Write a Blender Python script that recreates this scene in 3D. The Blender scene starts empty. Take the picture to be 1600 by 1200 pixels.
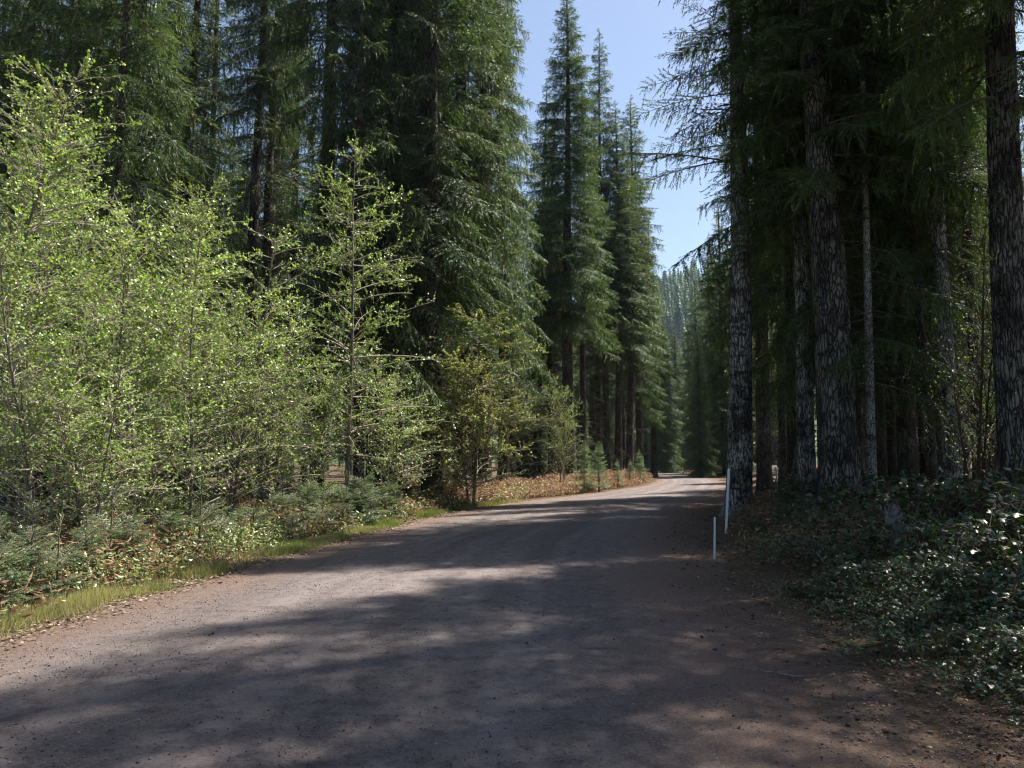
import bpy, math
import numpy as np
from mathutils import Vector

sc = bpy.context.scene
R = math.radians
PI = math.pi

# ------------------------------------------------------------------ camera
CAM_Z = 1.6
cam_d = bpy.data.cameras.new('camera')
cam = bpy.data.objects.new('camera', cam_d)
sc.collection.objects.link(cam)
cam.location = (0, 0, CAM_Z)
PITCH = 5.3
cam.rotation_euler = (R(90 + PITCH), 0, 0)
cam_d.sensor_width = 36.0
cam_d.lens = 28.0
cam_d.clip_start = 0.1
cam_d.clip_end = 5000
sc.camera = cam

# ------------------------------------------------------------------ world and sun
SUN_EL, SUN_AZ = 60.0, 56.0          # azimuth measured from +Y towards +X
world = bpy.data.worlds.new('World')
sc.world = world
world.use_nodes = True
wn = world.node_tree
bg = wn.nodes['Background']
sky = wn.nodes.new('ShaderNodeTexSky')
sky.sky_type = 'NISHITA'
sky.sun_disc = False
sky.sun_elevation = R(SUN_EL)
sky.sun_rotation = R(SUN_AZ)
sky.air_density = 1.0
sky.dust_density = 1.3
sky.ozone_density = 1.0
wn.links.new(sky.outputs[0], bg.inputs[0])
bg.inputs[1].default_value = 0.066

sd = bpy.data.lights.new('sun', 'SUN')
sd.energy = 5.0
sd.angle = R(0.53)
sd.color = (1.0, 0.95, 0.87)
sun = bpy.data.objects.new('sun', sd)
sc.collection.objects.link(sun)
sdir = Vector((math.sin(R(SUN_AZ)) * math.cos(R(SUN_EL)), math.cos(R(SUN_AZ)) * math.cos(R(SUN_EL)), math.sin(R(SUN_EL))))
sun.rotation_euler = sdir.to_track_quat('Z', 'Y').to_euler()
sun.location = (30, 40, 60)

sc.view_settings.view_transform = 'Standard'
sc.view_settings.look = 'None'
sc.view_settings.exposure = 1.45
sc.view_settings.gamma = 1.0
sc.view_settings.use_curve_mapping = False
sc.render.engine = 'CYCLES'
cy = sc.cycles
cy.max_bounces = 5
cy.diffuse_bounces = 3
cy.glossy_bounces = 1
cy.transmission_bounces = 3
cy.volume_bounces = 0
cy.use_adaptive_sampling = True
cy.adaptive_threshold = 0.02
cy.use_denoising = True
cy.filter_width = 1.2
cy.caustics_reflective = False
cy.caustics_refractive = False

# ------------------------------------------------------------------ helpers
COL = sc.collection


class Geo:
    """Collects triangles: vertices, faces, material index and a tone per face."""

    def __init__(s):
        s.v, s.t, s.m, s.k, s.n = [], [], [], [], 0

    def add(s, v, t, m=0, k=0.5):
        v = np.asarray(v, float).reshape(-1, 3)
        t = np.asarray(t, int).reshape(-1, 3)
        if len(t) == 0:
            return s
        s.v.append(v)
        s.t.append(t + s.n)
        s.m.append(np.full(len(t), m) if np.isscalar(m) else np.asarray(m))
        s.k.append(np.full(len(t), float(k)) if np.isscalar(k) else np.asarray(k, float))
        s.n += len(v)
        return s

    def pack(s):
        return (np.concatenate(s.v), np.concatenate(s.t), np.concatenate(s.m), np.concatenate(s.k))

    def mesh(s, name, mats, smooth=False):
        v, t, m, k = s.pack()
        me = bpy.data.meshes.new(name)
        me.vertices.add(len(v))
        me.vertices.foreach_set('co', v.astype(np.float32).ravel())
        me.loops.add(len(t) * 3)
        me.loops.foreach_set('vertex_index', t.astype(np.int32).ravel())
        me.polygons.add(len(t))
        me.polygons.foreach_set('loop_start', np.arange(0, len(t) * 3, 3, dtype=np.int32))
        me.polygons.foreach_set('material_index', m.astype(np.int32))
        if smooth:
            me.polygons.foreach_set('use_smooth', np.ones(len(t), bool))
        a = me.attributes.new('tone', 'FLOAT', 'FACE')
        a.data.foreach_set('value', k.astype(np.float32))
        for mm in mats:
            me.materials.append(mm)
        me.update(calc_edges=True)
        me.validate()
        return me


def props(o, label=None, cat=None, group=None, kind=None):
    if label: o['label'] = label
    if cat: o['category'] = cat
    if group: o['group'] = group
    if kind: o['kind'] = kind
    return o


def obj(name, me, parent=None, loc=(0, 0, 0), rot=(0, 0, 0), scale=(1, 1, 1)):
    o = bpy.data.objects.new(name, me)
    COL.objects.link(o)
    o.location = loc
    o.rotation_euler = rot
    o.scale = scale
    if parent:
        o.parent = parent
    return o


def unit(a):
    return a / np.maximum(np.linalg.norm(a, axis=-1, keepdims=True), 1e-9)


def tube(pts, rad, n=6, cap=False, seed=None, rough=0.0):
    pts = np.asarray(pts, float)
    rad = np.asarray(rad, float) * np.ones(len(pts))
    d = unit(np.gradient(pts, axis=0))
    ref = np.array([1.0, 0, 0]) if abs(d[0][0]) < 0.8 else np.array([0, 1.0, 0])
    u = unit(np.cross(d, ref))
    w = np.cross(d, u)
    a = np.arange(n) * 2 * PI / n
    rr = rad[:, None] * np.ones((1, n))
    if rough and seed is not None:
        rg = np.random.default_rng(seed)
        rr = rr * (1 + rough * rg.standard_normal(n)[None] + rough * 0.6 * rg.standard_normal((len(pts), n)))
    v = pts[:, None] + rr[..., None] * (np.cos(a)[None, :, None] * u[:, None] + np.sin(a)[None, :, None] * w[:, None])
    i = np.arange(len(pts) - 1)[:, None] * n + np.arange(n)[None]
    j = np.arange(len(pts) - 1)[:, None] * n + (np.arange(n)[None] + 1) % n
    t = np.concatenate([np.stack([i, j, j + n], -1).reshape(-1, 3), np.stack([i, j + n, i + n], -1).reshape(-1, 3)])
    v = v.reshape(-1, 3)
    if cap:
        c = len(v)
        v = np.vstack([v, pts[-1]])
        b = (len(pts) - 1) * n
        t = np.vstack([t, np.stack([b + np.arange(n), b + (np.arange(n) + 1) % n, np.full(n, c)], -1)])
    return v, t


def tubes(P0, P1, r0, r1, n=3):
    """Many straight thin sticks at once."""
    P0, P1 = np.asarray(P0, float), np.asarray(P1, float)
    N = len(P0)
    if N == 0:
        return np.zeros((0, 3)), np.zeros((0, 3), int)
    d = unit(P1 - P0)
    ref = np.where(np.abs(d[:, 2:3]) < 0.9, np.array([[0, 0, 1.0]]), np.array([[1.0, 0, 0]]))
    u = unit(np.cross(d, ref))
    w = np.cross(d, u)
    r0 = np.broadcast_to(np.asarray(r0, float), (N,))
    r1 = np.broadcast_to(np.asarray(r1, float), (N,))
    a = np.arange(n) * 2 * PI / n
    ring = np.cos(a)[None, :, None] * u[:, None] + np.sin(a)[None, :, None] * w[:, None]
    v = np.concatenate([P0[:, None] + ring * r0[:, None, None], P1[:, None] + ring * r1[:, None, None]], 1).reshape(-1, 3)
    k = np.arange(n)
    q = np.concatenate([np.stack([k, (k + 1) % n, (k + 1) % n + n], -1), np.stack([k, (k + 1) % n + n, k + n], -1)])
    t = (q[None] + (np.arange(N) * 2 * n)[:, None, None]).reshape(-1, 3)
    return v, t


def leaf_quads(P, D, S, L, W, fold=0.25):
    """Folded rhombic leaves: base P, direction D, side S, length L, width W."""
    N = len(P)
    L = np.broadcast_to(np.asarray(L, float), (N,))[:, None]
    W = np.broadcast_to(np.asarray(W, float), (N,))[:, None]
    nrm = np.cross(D, S)
    mid = P + D * L * 0.45
    v = np.stack([P, mid + S * W * .5 + nrm * W * fold, P + D * L, mid - S * W * .5 + nrm * W * fold], 1).reshape(-1, 3)
    t = (np.array([[0, 1, 2], [0, 2, 3]])[None] + (np.arange(N) * 4)[:, None, None]).reshape(-1, 3)
    return v, t


def spikes(P, D, S, L, W):
    """Slim single-triangle needle shoots."""
    N = len(P)
    L = np.broadcast_to(np.asarray(L, float), (N,))[:, None]
    W = np.broadcast_to(np.asarray(W, float), (N,))[:, None]
    v = np.stack([P - S * W * .5, P + S * W * .5, P + D * L], 1).reshape(-1, 3)
    t = np.arange(N * 3).reshape(-1, 3)
    return v, t


def rotz(v, a):
    c, s = math.cos(a), math.sin(a)
    return v @ np.array([[c, s, 0], [-s, c, 0], [0, 0, 1]])


def roty(v, a):      # positive lifts +X towards +Z
    c, s = math.cos(a), math.sin(a)
    return v @ np.array([[c, 0, s], [0, 1, 0], [-s, 0, c]])


def rotx(v, a):
    c, s = math.cos(a), math.sin(a)
    return v @ np.array([[1, 0, 0], [0, c, s], [0, -s, c]])


# ------------------------------------------------------------------ materials
def new_mat(name):
    m = bpy.data.materials.new(name)
    m.use_nodes = True
    nt = m.node_tree
    nt.nodes.clear()
    out = nt.nodes.new('ShaderNodeOutputMaterial')
    return m, nt, out


def N(nt, typ, **kw):
    n = nt.nodes.new(typ)
    for k, v in kw.items():
        if k.startswith('i_'):
            key = k[2:]
            n.inputs[int(key) if key.isdigit() else key.replace('_', ' ')].default_value = v
        else:
            setattr(n, k, v)
    return n


def ramp(nt, stops, fac=None, interp='LINEAR'):
    n = nt.nodes.new('ShaderNodeValToRGB')
    cr = n.color_ramp
    cr.interpolation = interp
    while len(cr.elements) < len(stops):
        cr.elements.new(0.5)
    for e, (p, c) in zip(cr.elements, stops):
        e.position = p
        e.color = (*c, 1) if len(c) == 3 else c
    if fac is not None:
        nt.links.new(fac, n.inputs[0])
    return n


def mixc(nt, a, b, fac, blend='MIX'):
    n = nt.nodes.new('ShaderNodeMix')
    n.data_type = 'RGBA'
    n.blend_type = blend
    for sock, val in ((n.inputs[0], fac), (n.inputs[6], a), (n.inputs[7], b)):
        if hasattr(val, 'is_linked') or hasattr(val, 'links'):
            nt.links.new(val, sock)
        elif isinstance(val, tuple):
            sock.default_value = (*val, 1)
        else:
            sock.default_value = val
    return n.outputs[2]


def foliage_mat(name, dark, mid, light, trans=0.3, rough=0.5, spec=0.35, vary=0.35, tcol=None):
    m, nt, out = new_mat(name)
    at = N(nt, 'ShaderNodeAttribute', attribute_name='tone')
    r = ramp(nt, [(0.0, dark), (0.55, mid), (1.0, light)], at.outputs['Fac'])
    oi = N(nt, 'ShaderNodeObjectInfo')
    tc = N(nt, 'ShaderNodeTexCoord')
    no = N(nt, 'ShaderNodeTexNoise', i_Scale=0.9, i_Detail=2.0)
    nt.links.new(tc.outputs['Object'], no.inputs['Vector'])
    add = N(nt, 'ShaderNodeMath', operation='MULTIPLY_ADD')
    nt.links.new(oi.outputs['Random'], add.inputs[0])
    add.inputs[1].default_value = vary
    nt.links.new(no.outputs[0], add.inputs[2])
    hsv = N(nt, 'ShaderNodeHueSaturation')
    mr = N(nt, 'ShaderNodeMapRange', i_1=0.3, i_2=1.0, i_3=0.75, i_4=1.3)
    nt.links.new(add.outputs[0], mr.inputs[0])
    nt.links.new(mr.outputs[0], hsv.inputs['Value'])
    nt.links.new(r.outputs[0], hsv.inputs['Color'])
    p = N(nt, 'ShaderNodeBsdfPrincipled', i_Roughness=rough)
    p.inputs['Specular IOR Level'].default_value = spec
    nt.links.new(hsv.outputs[0], p.inputs['Base Color'])
    tr = N(nt, 'ShaderNodeBsdfTranslucent')
    tcol = tcol or (1.25, 1.2, 0.6)
    c2 = mixc(nt, hsv.outputs[0], tcol, 1.0, 'MULTIPLY')
    nt.links.new(c2, tr.inputs[0])
    mx = N(nt, 'ShaderNodeMixShader', i_0=trans)
    nt.links.new(p.outputs[0], mx.inputs[1])
    nt.links.new(tr.outputs[0], mx.inputs[2])
    nt.links.new(mx.outputs[0], out.inputs[0])
    return m


def bark_mat(name, dark, mid, pale, pale_at=0.6, scale=1.0, furrow=1.0, moss=0.0, bands=0.0):
    """Furrowed bark: stretched cells, lichen patches and horizontal dark scars."""
    m, nt, out = new_mat(name)
    tc = N(nt, 'ShaderNodeTexCoord')
    oi = N(nt, 'ShaderNodeObjectInfo')
    sh = N(nt, 'ShaderNodeVectorMath', operation='ADD')
    cmb = N(nt, 'ShaderNodeCombineXYZ')
    ml = N(nt, 'ShaderNodeMath', operation='MULTIPLY', i_1=37.0)
    nt.links.new(oi.outputs['Random'], ml.inputs[0])
    nt.links.new(ml.outputs[0], cmb.inputs[2])
    nt.links.new(tc.outputs['Object'], sh.inputs[0])
    nt.links.new(cmb.outputs[0], sh.inputs[1])
    dn = N(nt, 'ShaderNodeTexNoise', i_Scale=3.0, i_Detail=3.0)
    nt.links.new(sh.outputs[0], dn.inputs['Vector'])
    dm = N(nt, 'ShaderNodeVectorMath', operation='MULTIPLY_ADD')
    dm.inputs[1].default_value = (0.16, 0.16, 0.5)
    nt.links.new(dn.outputs['Color'], dm.inputs[0])
    nt.links.new(sh.outputs[0], dm.inputs[2])
    mp = N(nt, 'ShaderNodeMapping')
    mp.inputs['Scale'].default_value = (1, 1, 0.16)
    nt.links.new(dm.outputs[0], mp.inputs[0])
    vo = N(nt, 'ShaderNodeTexVoronoi', feature='DISTANCE_TO_EDGE', i_Scale=16.0 * scale)
    nt.links.new(mp.outputs[0], vo.inputs['Vector'])
    fr = N(nt, 'ShaderNodeMapRange', i_1=0.0, i_2=0.16, i_3=0.0, i_4=1.0)
    nt.links.new(vo.outputs[0], fr.inputs[0])
    fine = N(nt, 'ShaderNodeTexNoise', i_Scale=34.0 * scale, i_Detail=5.0, i_Roughness=0.7)
    nt.links.new(mp.outputs[0], fine.inputs['Vector'])
    patch = N(nt, 'ShaderNodeTexNoise', i_Scale=1.6, i_Detail=6.0, i_Roughness=0.62)
    mp2 = N(nt, 'ShaderNodeMapping')
    mp2.inputs['Scale'].default_value = (1.2, 1.2, 0.8)
    nt.links.new(sh.outputs[0], mp2.inputs[0])
    nt.links.new(mp2.outputs[0], patch.inputs['Vector'])
    sm = N(nt, 'ShaderNodeMath', operation='MULTIPLY_ADD')
    nt.links.new(fine.outputs[0], sm.inputs[0])
    sm.inputs[1].default_value = 0.45
    nt.links.new(patch.outputs[0], sm.inputs[2])
    pr = ramp(nt, [(pale_at - 0.08, (0, 0, 0)), (pale_at + 0.1, (1, 1, 1))], sm.outputs[0])
    c1 = mixc(nt, dark, mid, fine.outputs[0])
    c2 = mixc(nt, c1, pale, pr.outputs[0])
    c3 = mixc(nt, tuple(x * 0.55 for x in dark), c2, fr.outputs[0])
    fin = c3
    if bands:
        mb = N(nt, 'ShaderNodeMapping')
        mb.inputs['Scale'].default_value = (1.0, 1.0, 5.0)
        nt.links.new(dm.outputs[0], mb.inputs[0])
        nb = N(nt, 'ShaderNodeTexNoise', i_Scale=1.1, i_Detail=4.0, i_Roughness=0.6)
        nt.links.new(mb.outputs[0], nb.inputs['Vector'])
        br = ramp(nt, [(0.52, (0, 0, 0)), (0.62, (1, 1, 1))], nb.outputs[0])
        bm = N(nt, 'ShaderNodeMath', operation='MULTIPLY', i_1=bands)
        nt.links.new(br.outputs[0], bm.inputs[0])
        fin = mixc(nt, c3, tuple(x * 0.5 for x in dark), bm.outputs[0])
    if moss:
        mn = N(nt, 'ShaderNodeTexNoise', i_Scale=2.3, i_Detail=4.0)
        nt.links.new(sh.outputs[0], mn.inputs['Vector'])
        mr = ramp(nt, [(0.5, (0, 0, 0)), (0.7, (1, 1, 1))], mn.outputs[0])
        mm = N(nt, 'ShaderNodeMath', operation='MULTIPLY', i_1=moss)
        nt.links.new(mr.outputs[0], mm.inputs[0])
        fin = mixc(nt, fin, (0.05, 0.07, 0.02), mm.outputs[0])
    p = N(nt, 'ShaderNodeBsdfPrincipled', i_Roughness=0.92)
    p.inputs['Specular IOR Level'].default_value = 0.2
    nt.links.new(fin, p.inputs['Base Color'])
    hb = N(nt, 'ShaderNodeMath', operation='MULTIPLY_ADD', i_1=0.35)
    nt.links.new(fine.outputs[0], hb.inputs[0])
    nt.links.new(fr.outputs[0], hb.inputs[2])
    bu = N(nt, 'ShaderNodeBump', i_Strength=0.9, i_Distance=0.03 * furrow)
    nt.links.new(hb.outputs[0], bu.inputs['Height'])
    nt.links.new(bu.outputs[0], p.inputs['Normal'])
    nt.links.new(p.outputs[0], out.inputs[0])
    return m


def plain_mat(name, a, b, scale=8.0, rough=0.8, spec=0.3, bump=0.0):
    m, nt, out = new_mat(name)
    tc = N(nt, 'ShaderNodeTexCoord')
    no = N(nt, 'ShaderNodeTexNoise', i_Scale=scale, i_Detail=5.0, i_Roughness=0.65)
    nt.links.new(tc.outputs['Object'], no.inputs['Vector'])
    r = ramp(nt, [(0.3, a), (0.7, b)], no.outputs[0])
    at = N(nt, 'ShaderNodeAttribute', attribute_name='tone')
    mr = N(nt, 'ShaderNodeMapRange', i_1=0.0, i_2=1.0, i_3=0.4, i_4=1.6)
    nt.links.new(at.outputs['Fac'], mr.inputs[0])
    hs = N(nt, 'ShaderNodeHueSaturation')
    nt.links.new(mr.outputs[0], hs.inputs['Value'])
    nt.links.new(r.outputs[0], hs.inputs['Color'])
    p = N(nt, 'ShaderNodeBsdfPrincipled', i_Roughness=rough)
    p.inputs['Specular IOR Level'].default_value = spec
    nt.links.new(hs.outputs[0], p.inputs['Base Color'])
    if bump:
        bu = N(nt, 'ShaderNodeBump', i_Strength=0.7, i_Distance=bump)
        nt.links.new(no.outputs[0], bu.inputs['Height'])
        nt.links.new(bu.outputs[0], p.inputs['Normal'])
    nt.links.new(p.outputs[0], out.inputs[0])
    return m


M = {}
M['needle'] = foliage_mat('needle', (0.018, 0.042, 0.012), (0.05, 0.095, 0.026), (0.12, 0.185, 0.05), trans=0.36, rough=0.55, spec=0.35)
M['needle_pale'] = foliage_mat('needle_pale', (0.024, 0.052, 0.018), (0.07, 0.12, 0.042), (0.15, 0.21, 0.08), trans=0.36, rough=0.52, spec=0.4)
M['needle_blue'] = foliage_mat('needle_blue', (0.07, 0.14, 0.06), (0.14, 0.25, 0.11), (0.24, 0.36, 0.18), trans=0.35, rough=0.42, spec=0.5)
M['alder_leaf'] = foliage_mat('alder_leaf', (0.11, 0.19, 0.035), (0.28, 0.40, 0.10), (0.52, 0.64, 0.28), trans=0.32, rough=0.4, spec=0.5, vary=0.2)
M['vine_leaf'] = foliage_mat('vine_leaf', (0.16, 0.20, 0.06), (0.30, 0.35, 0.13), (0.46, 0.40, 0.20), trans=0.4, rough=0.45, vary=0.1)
M['bramble_leaf'] = foliage_mat('bramble_leaf', (0.014, 0.035, 0.01), (0.032, 0.07, 0.018), (0.08, 0.125, 0.035), trans=0.2, rough=0.36, spec=0.6)
M['ground_leaf'] = foliage_mat('ground_leaf', (0.08, 0.12, 0.035), (0.22, 0.27, 0.10), (0.50, 0.50, 0.33), trans=0.3, rough=0.35, spec=0.5)
M['dead_fern'] = foliage_mat('dead_fern', (0.12, 0.065, 0.038), (0.27, 0.16, 0.095), (0.50, 0.38, 0.26), trans=0.3, rough=0.7, spec=0.2, tcol=(1.2, 1.0, 0.8))
M['grass'] = foliage_mat('grass', (0.06, 0.11, 0.025), (0.14, 0.20, 0.05), (0.36, 0.31, 0.18), trans=0.4, rough=0.5)
M['litter'] = foliage_mat('litter', (0.06, 0.038, 0.024), (0.18, 0.125, 0.08), (0.42, 0.34, 0.23), trans=0.1, rough=0.8, spec=0.2, tcol=(1, 1, 1))
M['bark'] = bark_mat('bark', (0.045, 0.034, 0.027), (0.10, 0.075, 0.058), (0.19, 0.175, 0.15), pale_at=0.80, moss=0.5)
M['bark_lichen'] = bark_mat('bark_lichen', (0.03, 0.026, 0.022), (0.075, 0.066, 0.057), (0.34, 0.34, 0.31), pale_at=0.655, furrow=1.4, bands=0.75)
M['bark_furrow'] = bark_mat('bark_furrow', (0.025, 0.021, 0.018), (0.075, 0.066, 0.058), (0.20, 0.19, 0.17), pale_at=0.72, scale=0.8, furrow=2.2, moss=0.3)
M['bark_white'] = bark_mat('bark_white', (0.05, 0.045, 0.04), (0.22, 0.21, 0.19), (0.42, 0.42, 0.39), pale_at=0.62, scale=2.0, furrow=0.4, bands=0.7)
M['bark_alder'] = plain_mat('bark_alder', (0.05, 0.042, 0.034), (0.19, 0.165, 0.135), scale=9.0, bump=0.01)
M['twig'] = plain_mat('twig', (0.07, 0.05, 0.035), (0.16, 0.12, 0.09), scale=5.0)
M['twig_pale'] = plain_mat('twig_pale', (0.16, 0.13, 0.10), (0.34, 0.29, 0.23), scale=5.0)
M['cane'] = plain_mat('cane', (0.07, 0.035, 0.025), (0.16, 0.09, 0.06), scale=6.0)
M['stone'] = plain_mat('stone', (0.04, 0.034, 0.033), (0.24, 0.205, 0.185), scale=3.0, bump=0.01)
M['cone'] = plain_mat('cone', (0.025, 0.016, 0.011), (0.075, 0.046, 0.03), scale=40.0, bump=0.01)
M['dead_wood'] = plain_mat('dead_wood', (0.035, 0.028, 0.022), (0.20, 0.18, 0.155), scale=14.0, bump=0.02)
M['paint'] = plain_mat('paint', (0.40, 0.44, 0.44), (0.58, 0.62, 0.61), scale=20.0, rough=0.5)
M['marker_face'] = plain_mat('marker_face', (0.45, 0.52, 0.62), (0.55, 0.62, 0.72), scale=20.0, rough=0.35)

# ------------------------------------------------------------------ the road and the ground
YK = np.array([-60, -20, 0, 4, 7, 10, 12, 15, 20, 24, 28.5, 34.5, 40, 46, 54, 62, 70, 80, 92, 110, 130])
LK = np.array([-9, -5.4, -4.9, -4.75, -4.5, -4.15, -3.85, -3.4, -2.5, -1.8, -0.1, 2.8, 5.2, 7.6, 9.7, 11.2, 12.4, 12.8, 11.0, 6.0, 0.0])
RK = np.array([-2.5, 1.5, 2.3, 2.35, 2.5, 2.75, 2.95, 3.5, 4.6, 5.8, 7.6, 9.7, 11.4, 12.9, 14.6, 15.8, 16.8, 17.2, 15.8, 11.5, 6.0])


def smooth_interp(y, K):
    y = np.asarray(y, float)
    return sum(np.interp(y + o, YK, K) for o in (-3, -1.5, 0, 1.5, 3)) / 5 if True else 0


def road_l(y): return smooth_interp(y, LK)
def road_r(y): return smooth_interp(y, RK)


def vnoise(x, y, s, seed=0):
    """Cheap smooth value noise in numpy."""
    x = np.asarray(x, float) / s
    y = np.asarray(y, float) / s
    xi, yi = np.floor(x), np.floor(y)
    fx, fy = x - xi, y - yi
    fx, fy = fx * fx * (3 - 2 * fx), fy * fy * (3 - 2 * fy)

    def h(a, b):
        q = np.sin(a * 127.1 + b * 311.7 + seed * 74.7) * 43758.5453
        return q - np.floor(q)
    return (h(xi, yi) * (1 - fx) + h(xi + 1, yi) * fx) * (1 - fy) + (h(xi, yi + 1) * (1 - fx) + h(xi + 1, yi + 1) * fx) * fy - 0.5


def ground_z(x, y):
    x, y = np.asarray(x, float), np.asarray(y, float)
    dl = road_l(y) - x
    dr = x - road_r(y)
    off = np.clip(np.maximum(dl, dr), 0, None)
    k = np.clip(off / 2.0, 0, 1)
    z = k * (0.10 + 0.25 * vnoise(x, y, 6.0, 1) + 0.12 * vnoise(x, y, 1.7, 2))
    z += np.where(dr > 0, np.clip((dr - 1.0) / 4.0, 0, 1) * 0.35, 0)
    z -= np.clip(1 - np.abs(off - 0.9) / 0.7, 0, 1) * 0.05
    far = np.clip((np.hypot(x, y) - 170) / 300, 0, 1)
    return z - far * 2.0


def gaxis(lo, hi, near_lo, near_hi, step, far_steps):
    a = np.arange(near_lo, near_hi + step * .5, step)
    q = (np.linspace(0, 1, far_steps + 1)[1:]) ** 2.2
    return np.concatenate([(near_lo - q * (near_lo - lo))[::-1], a, near_hi + q * (hi - near_hi)])


gx = gaxis(-850, 850, -32, 34, 0.4, 34)
gy = gaxis(-300, 1000, -16, 76, 0.4, 34)
GX, GY = np.meshgrid(gx, gy)
GZ = ground_z(GX, GY)
nx, ny = len(gx), len(gy)
ii = (np.arange(ny - 1)[:, None] * nx + np.arange(nx - 1)[None]).ravel()
gt = np.concatenate([np.stack([ii, ii + 1, ii + nx + 1], -1), np.stack([ii, ii + nx + 1, ii + nx], -1)])

gm, nt, out = new_mat('forest_floor')
tc = N(nt, 'ShaderNodeTexCoord')
n1 = N(nt, 'ShaderNodeTexNoise', i_Scale=0.35, i_Detail=6.0, i_Roughness=0.6)
n2 = N(nt, 'ShaderNodeTexNoise', i_Scale=14.0, i_Detail=6.0, i_Roughness=0.75)
n3 = N(nt, 'ShaderNodeTexNoise', i_Scale=60.0, i_Detail=3.0, i_Roughness=0.7)
for n in (n1, n2, n3):
    nt.links.new(tc.outputs['Object'], n.inputs['Vector'])
r1 = ramp(nt, [(0.3, (0.035, 0.024, 0.016)), (0.5, (0.085, 0.052, 0.033)), (0.72, (0.19, 0.13, 0.085))], n2.outputs[0])
r2 = ramp(nt, [(0.42, (0, 0, 0)), (0.6, (1, 1, 1))], n1.outputs[0])
c = mixc(nt, r1.outputs[0], (0.05, 0.06, 0.022), r2.outputs[0])
c0 = mixc(nt, c, r1.outputs[0], 0.6)
c1 = mixc(nt, c0, (0.24, 0.17, 0.11), ramp(nt, [(0.62, (0, 0, 0)), (0.7, (1, 1, 1))], n3.outputs[0]).outputs[0])
p = N(nt, 'ShaderNodeBsdfPrincipled', i_Roughness=0.95)
p.inputs['Specular IOR Level'].default_value = 0.15
nt.links.new(c1, p.inputs['Base Color'])
bu = N(nt, 'ShaderNodeBump', i_Strength=1.0, i_Distance=0.05)
nt.links.new(n2.outputs[0], bu.inputs['Height'])
nt.links.new(bu.outputs[0], p.inputs['Normal'])
nt.links.new(p.outputs[0], out.inputs[0])
g = Geo().add(np.stack([GX, GY, GZ], -1).reshape(-1, 3), gt)
ground = obj('ground', g.mesh('ground', [gm], smooth=True))
props(ground, kind='structure')

# road: a sheet a few mm proud of the ground, tone across its width stored in a point attribute
ry = np.concatenate([np.arange(-40, 60, 0.2), np.arange(60, 128, 0.6)])
NU = 61
U = np.linspace(0, 1, NU)
Lx = road_l(ry) + 0.16 * vnoise(ry, ry * 0, 1.3, 5) + 0.10 * vnoise(ry, ry * 0, 0.45, 6)
Rx = road_r(ry) + 0.3 * vnoise(ry, ry * 0, 2.6, 8) + 0.18 * vnoise(ry, ry * 0, 0.5, 9) + 0.1
RX = Lx[:, None] * (1 - U) + Rx[:, None] * U
RY = np.repeat(ry[:, None], NU, 1)
RZ = ground_z(RX, RY)
lat = U[None] + 0 * RX
RZ = np.maximum(RZ, -0.02) + 0.004 + 0.035 * (1 - (2 * lat - 1) ** 2) + 0.012 * vnoise(RX, RY, 0.9, 11)
RZ[:, 0] -= 0.012; RZ[:, -1] -= 0.012
RZ = np.maximum(RZ, ground_z(RX, RY) + 0.004)
ii = (np.arange(len(ry) - 1)[:, None] * NU + np.arange(NU - 1)[None]).ravel()
rt = np.concatenate([np.stack([ii, ii + 1, ii + NU + 1], -1), np.stack([ii, ii + NU + 1, ii + NU], -1)])
rm, nt, out = new_mat('road_gravel')
tc = N(nt, 'ShaderNodeTexCoord')
at = N(nt, 'ShaderNodeAttribute', attribute_name='across')
big = N(nt, 'ShaderNodeTexNoise', i_Scale=0.5, i_Detail=5.0, i_Roughness=0.6)
mid = N(nt, 'ShaderNodeTexNoise', i_Scale=6.0, i_Detail=6.0, i_Roughness=0.8)
fin = N(nt, 'ShaderNodeTexNoise', i_Scale=42.0, i_Detail=6.0, i_Roughness=0.95)
peb = N(nt, 'ShaderNodeTexVoronoi', feature='F1', i_Scale=46.0)
peb2 = N(nt, 'ShaderNodeTexVoronoi', feature='F1', i_Scale=15.0)
for n in (big, mid, fin, peb, peb2):
    nt.links.new(tc.outputs['Object'], n.inputs['Vector'])
base = ramp(nt, [(0.25, (0.035, 0.029, 0.028)), (0.5, (0.135, 0.114, 0.110)), (0.75, (0.31, 0.265, 0.25))], fin.outputs[0])
# stretched along the way vehicles travel
mp = N(nt, 'ShaderNodeMapping')
mp.inputs['Scale'].default_value = (13.0, 0.07, 1)
sepo = N(nt, 'ShaderNodeSeparateXYZ')
nt.links.new(tc.outputs['Object'], sepo.inputs[0])
cmo = N(nt, 'ShaderNodeCombineXYZ')
nt.links.new(at.outputs['Fac'], cmo.inputs[0])
nt.links.new(sepo.outputs[1], cmo.inputs[1])
nt.links.new(cmo.outputs[0], mp.inputs[0])
trk = N(nt, 'ShaderNodeTexNoise', i_Scale=1.0, i_Detail=4.0)
nt.links.new(mp.outputs[0], trk.inputs['Vector'])
b2 = mixc(nt, base.outputs[0], (0.225, 0.192, 0.183), ramp(nt, [(0.42, (0, 0, 0)), (0.62, (0.85, 0.85, 0.85))], trk.outputs[0]).outputs[0])
redn = N(nt, 'ShaderNodeMath', operation='MULTIPLY_ADD', i_1=0.16)
nt.links.new(big.outputs[0], redn.inputs[0])
nt.links.new(at.outputs['Fac'], redn.inputs[2])
redf = ramp(nt, [(0.0, (1, 1, 1)), (0.11, (1, 1, 1)), (0.25, (0.12, 0.12, 0.12)), (0.80, (0.10, 0.10, 0.10)), (0.93, (0.9, 0.9, 0.9)), (1.0, (1, 1, 1))], redn.outputs[0])
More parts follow.
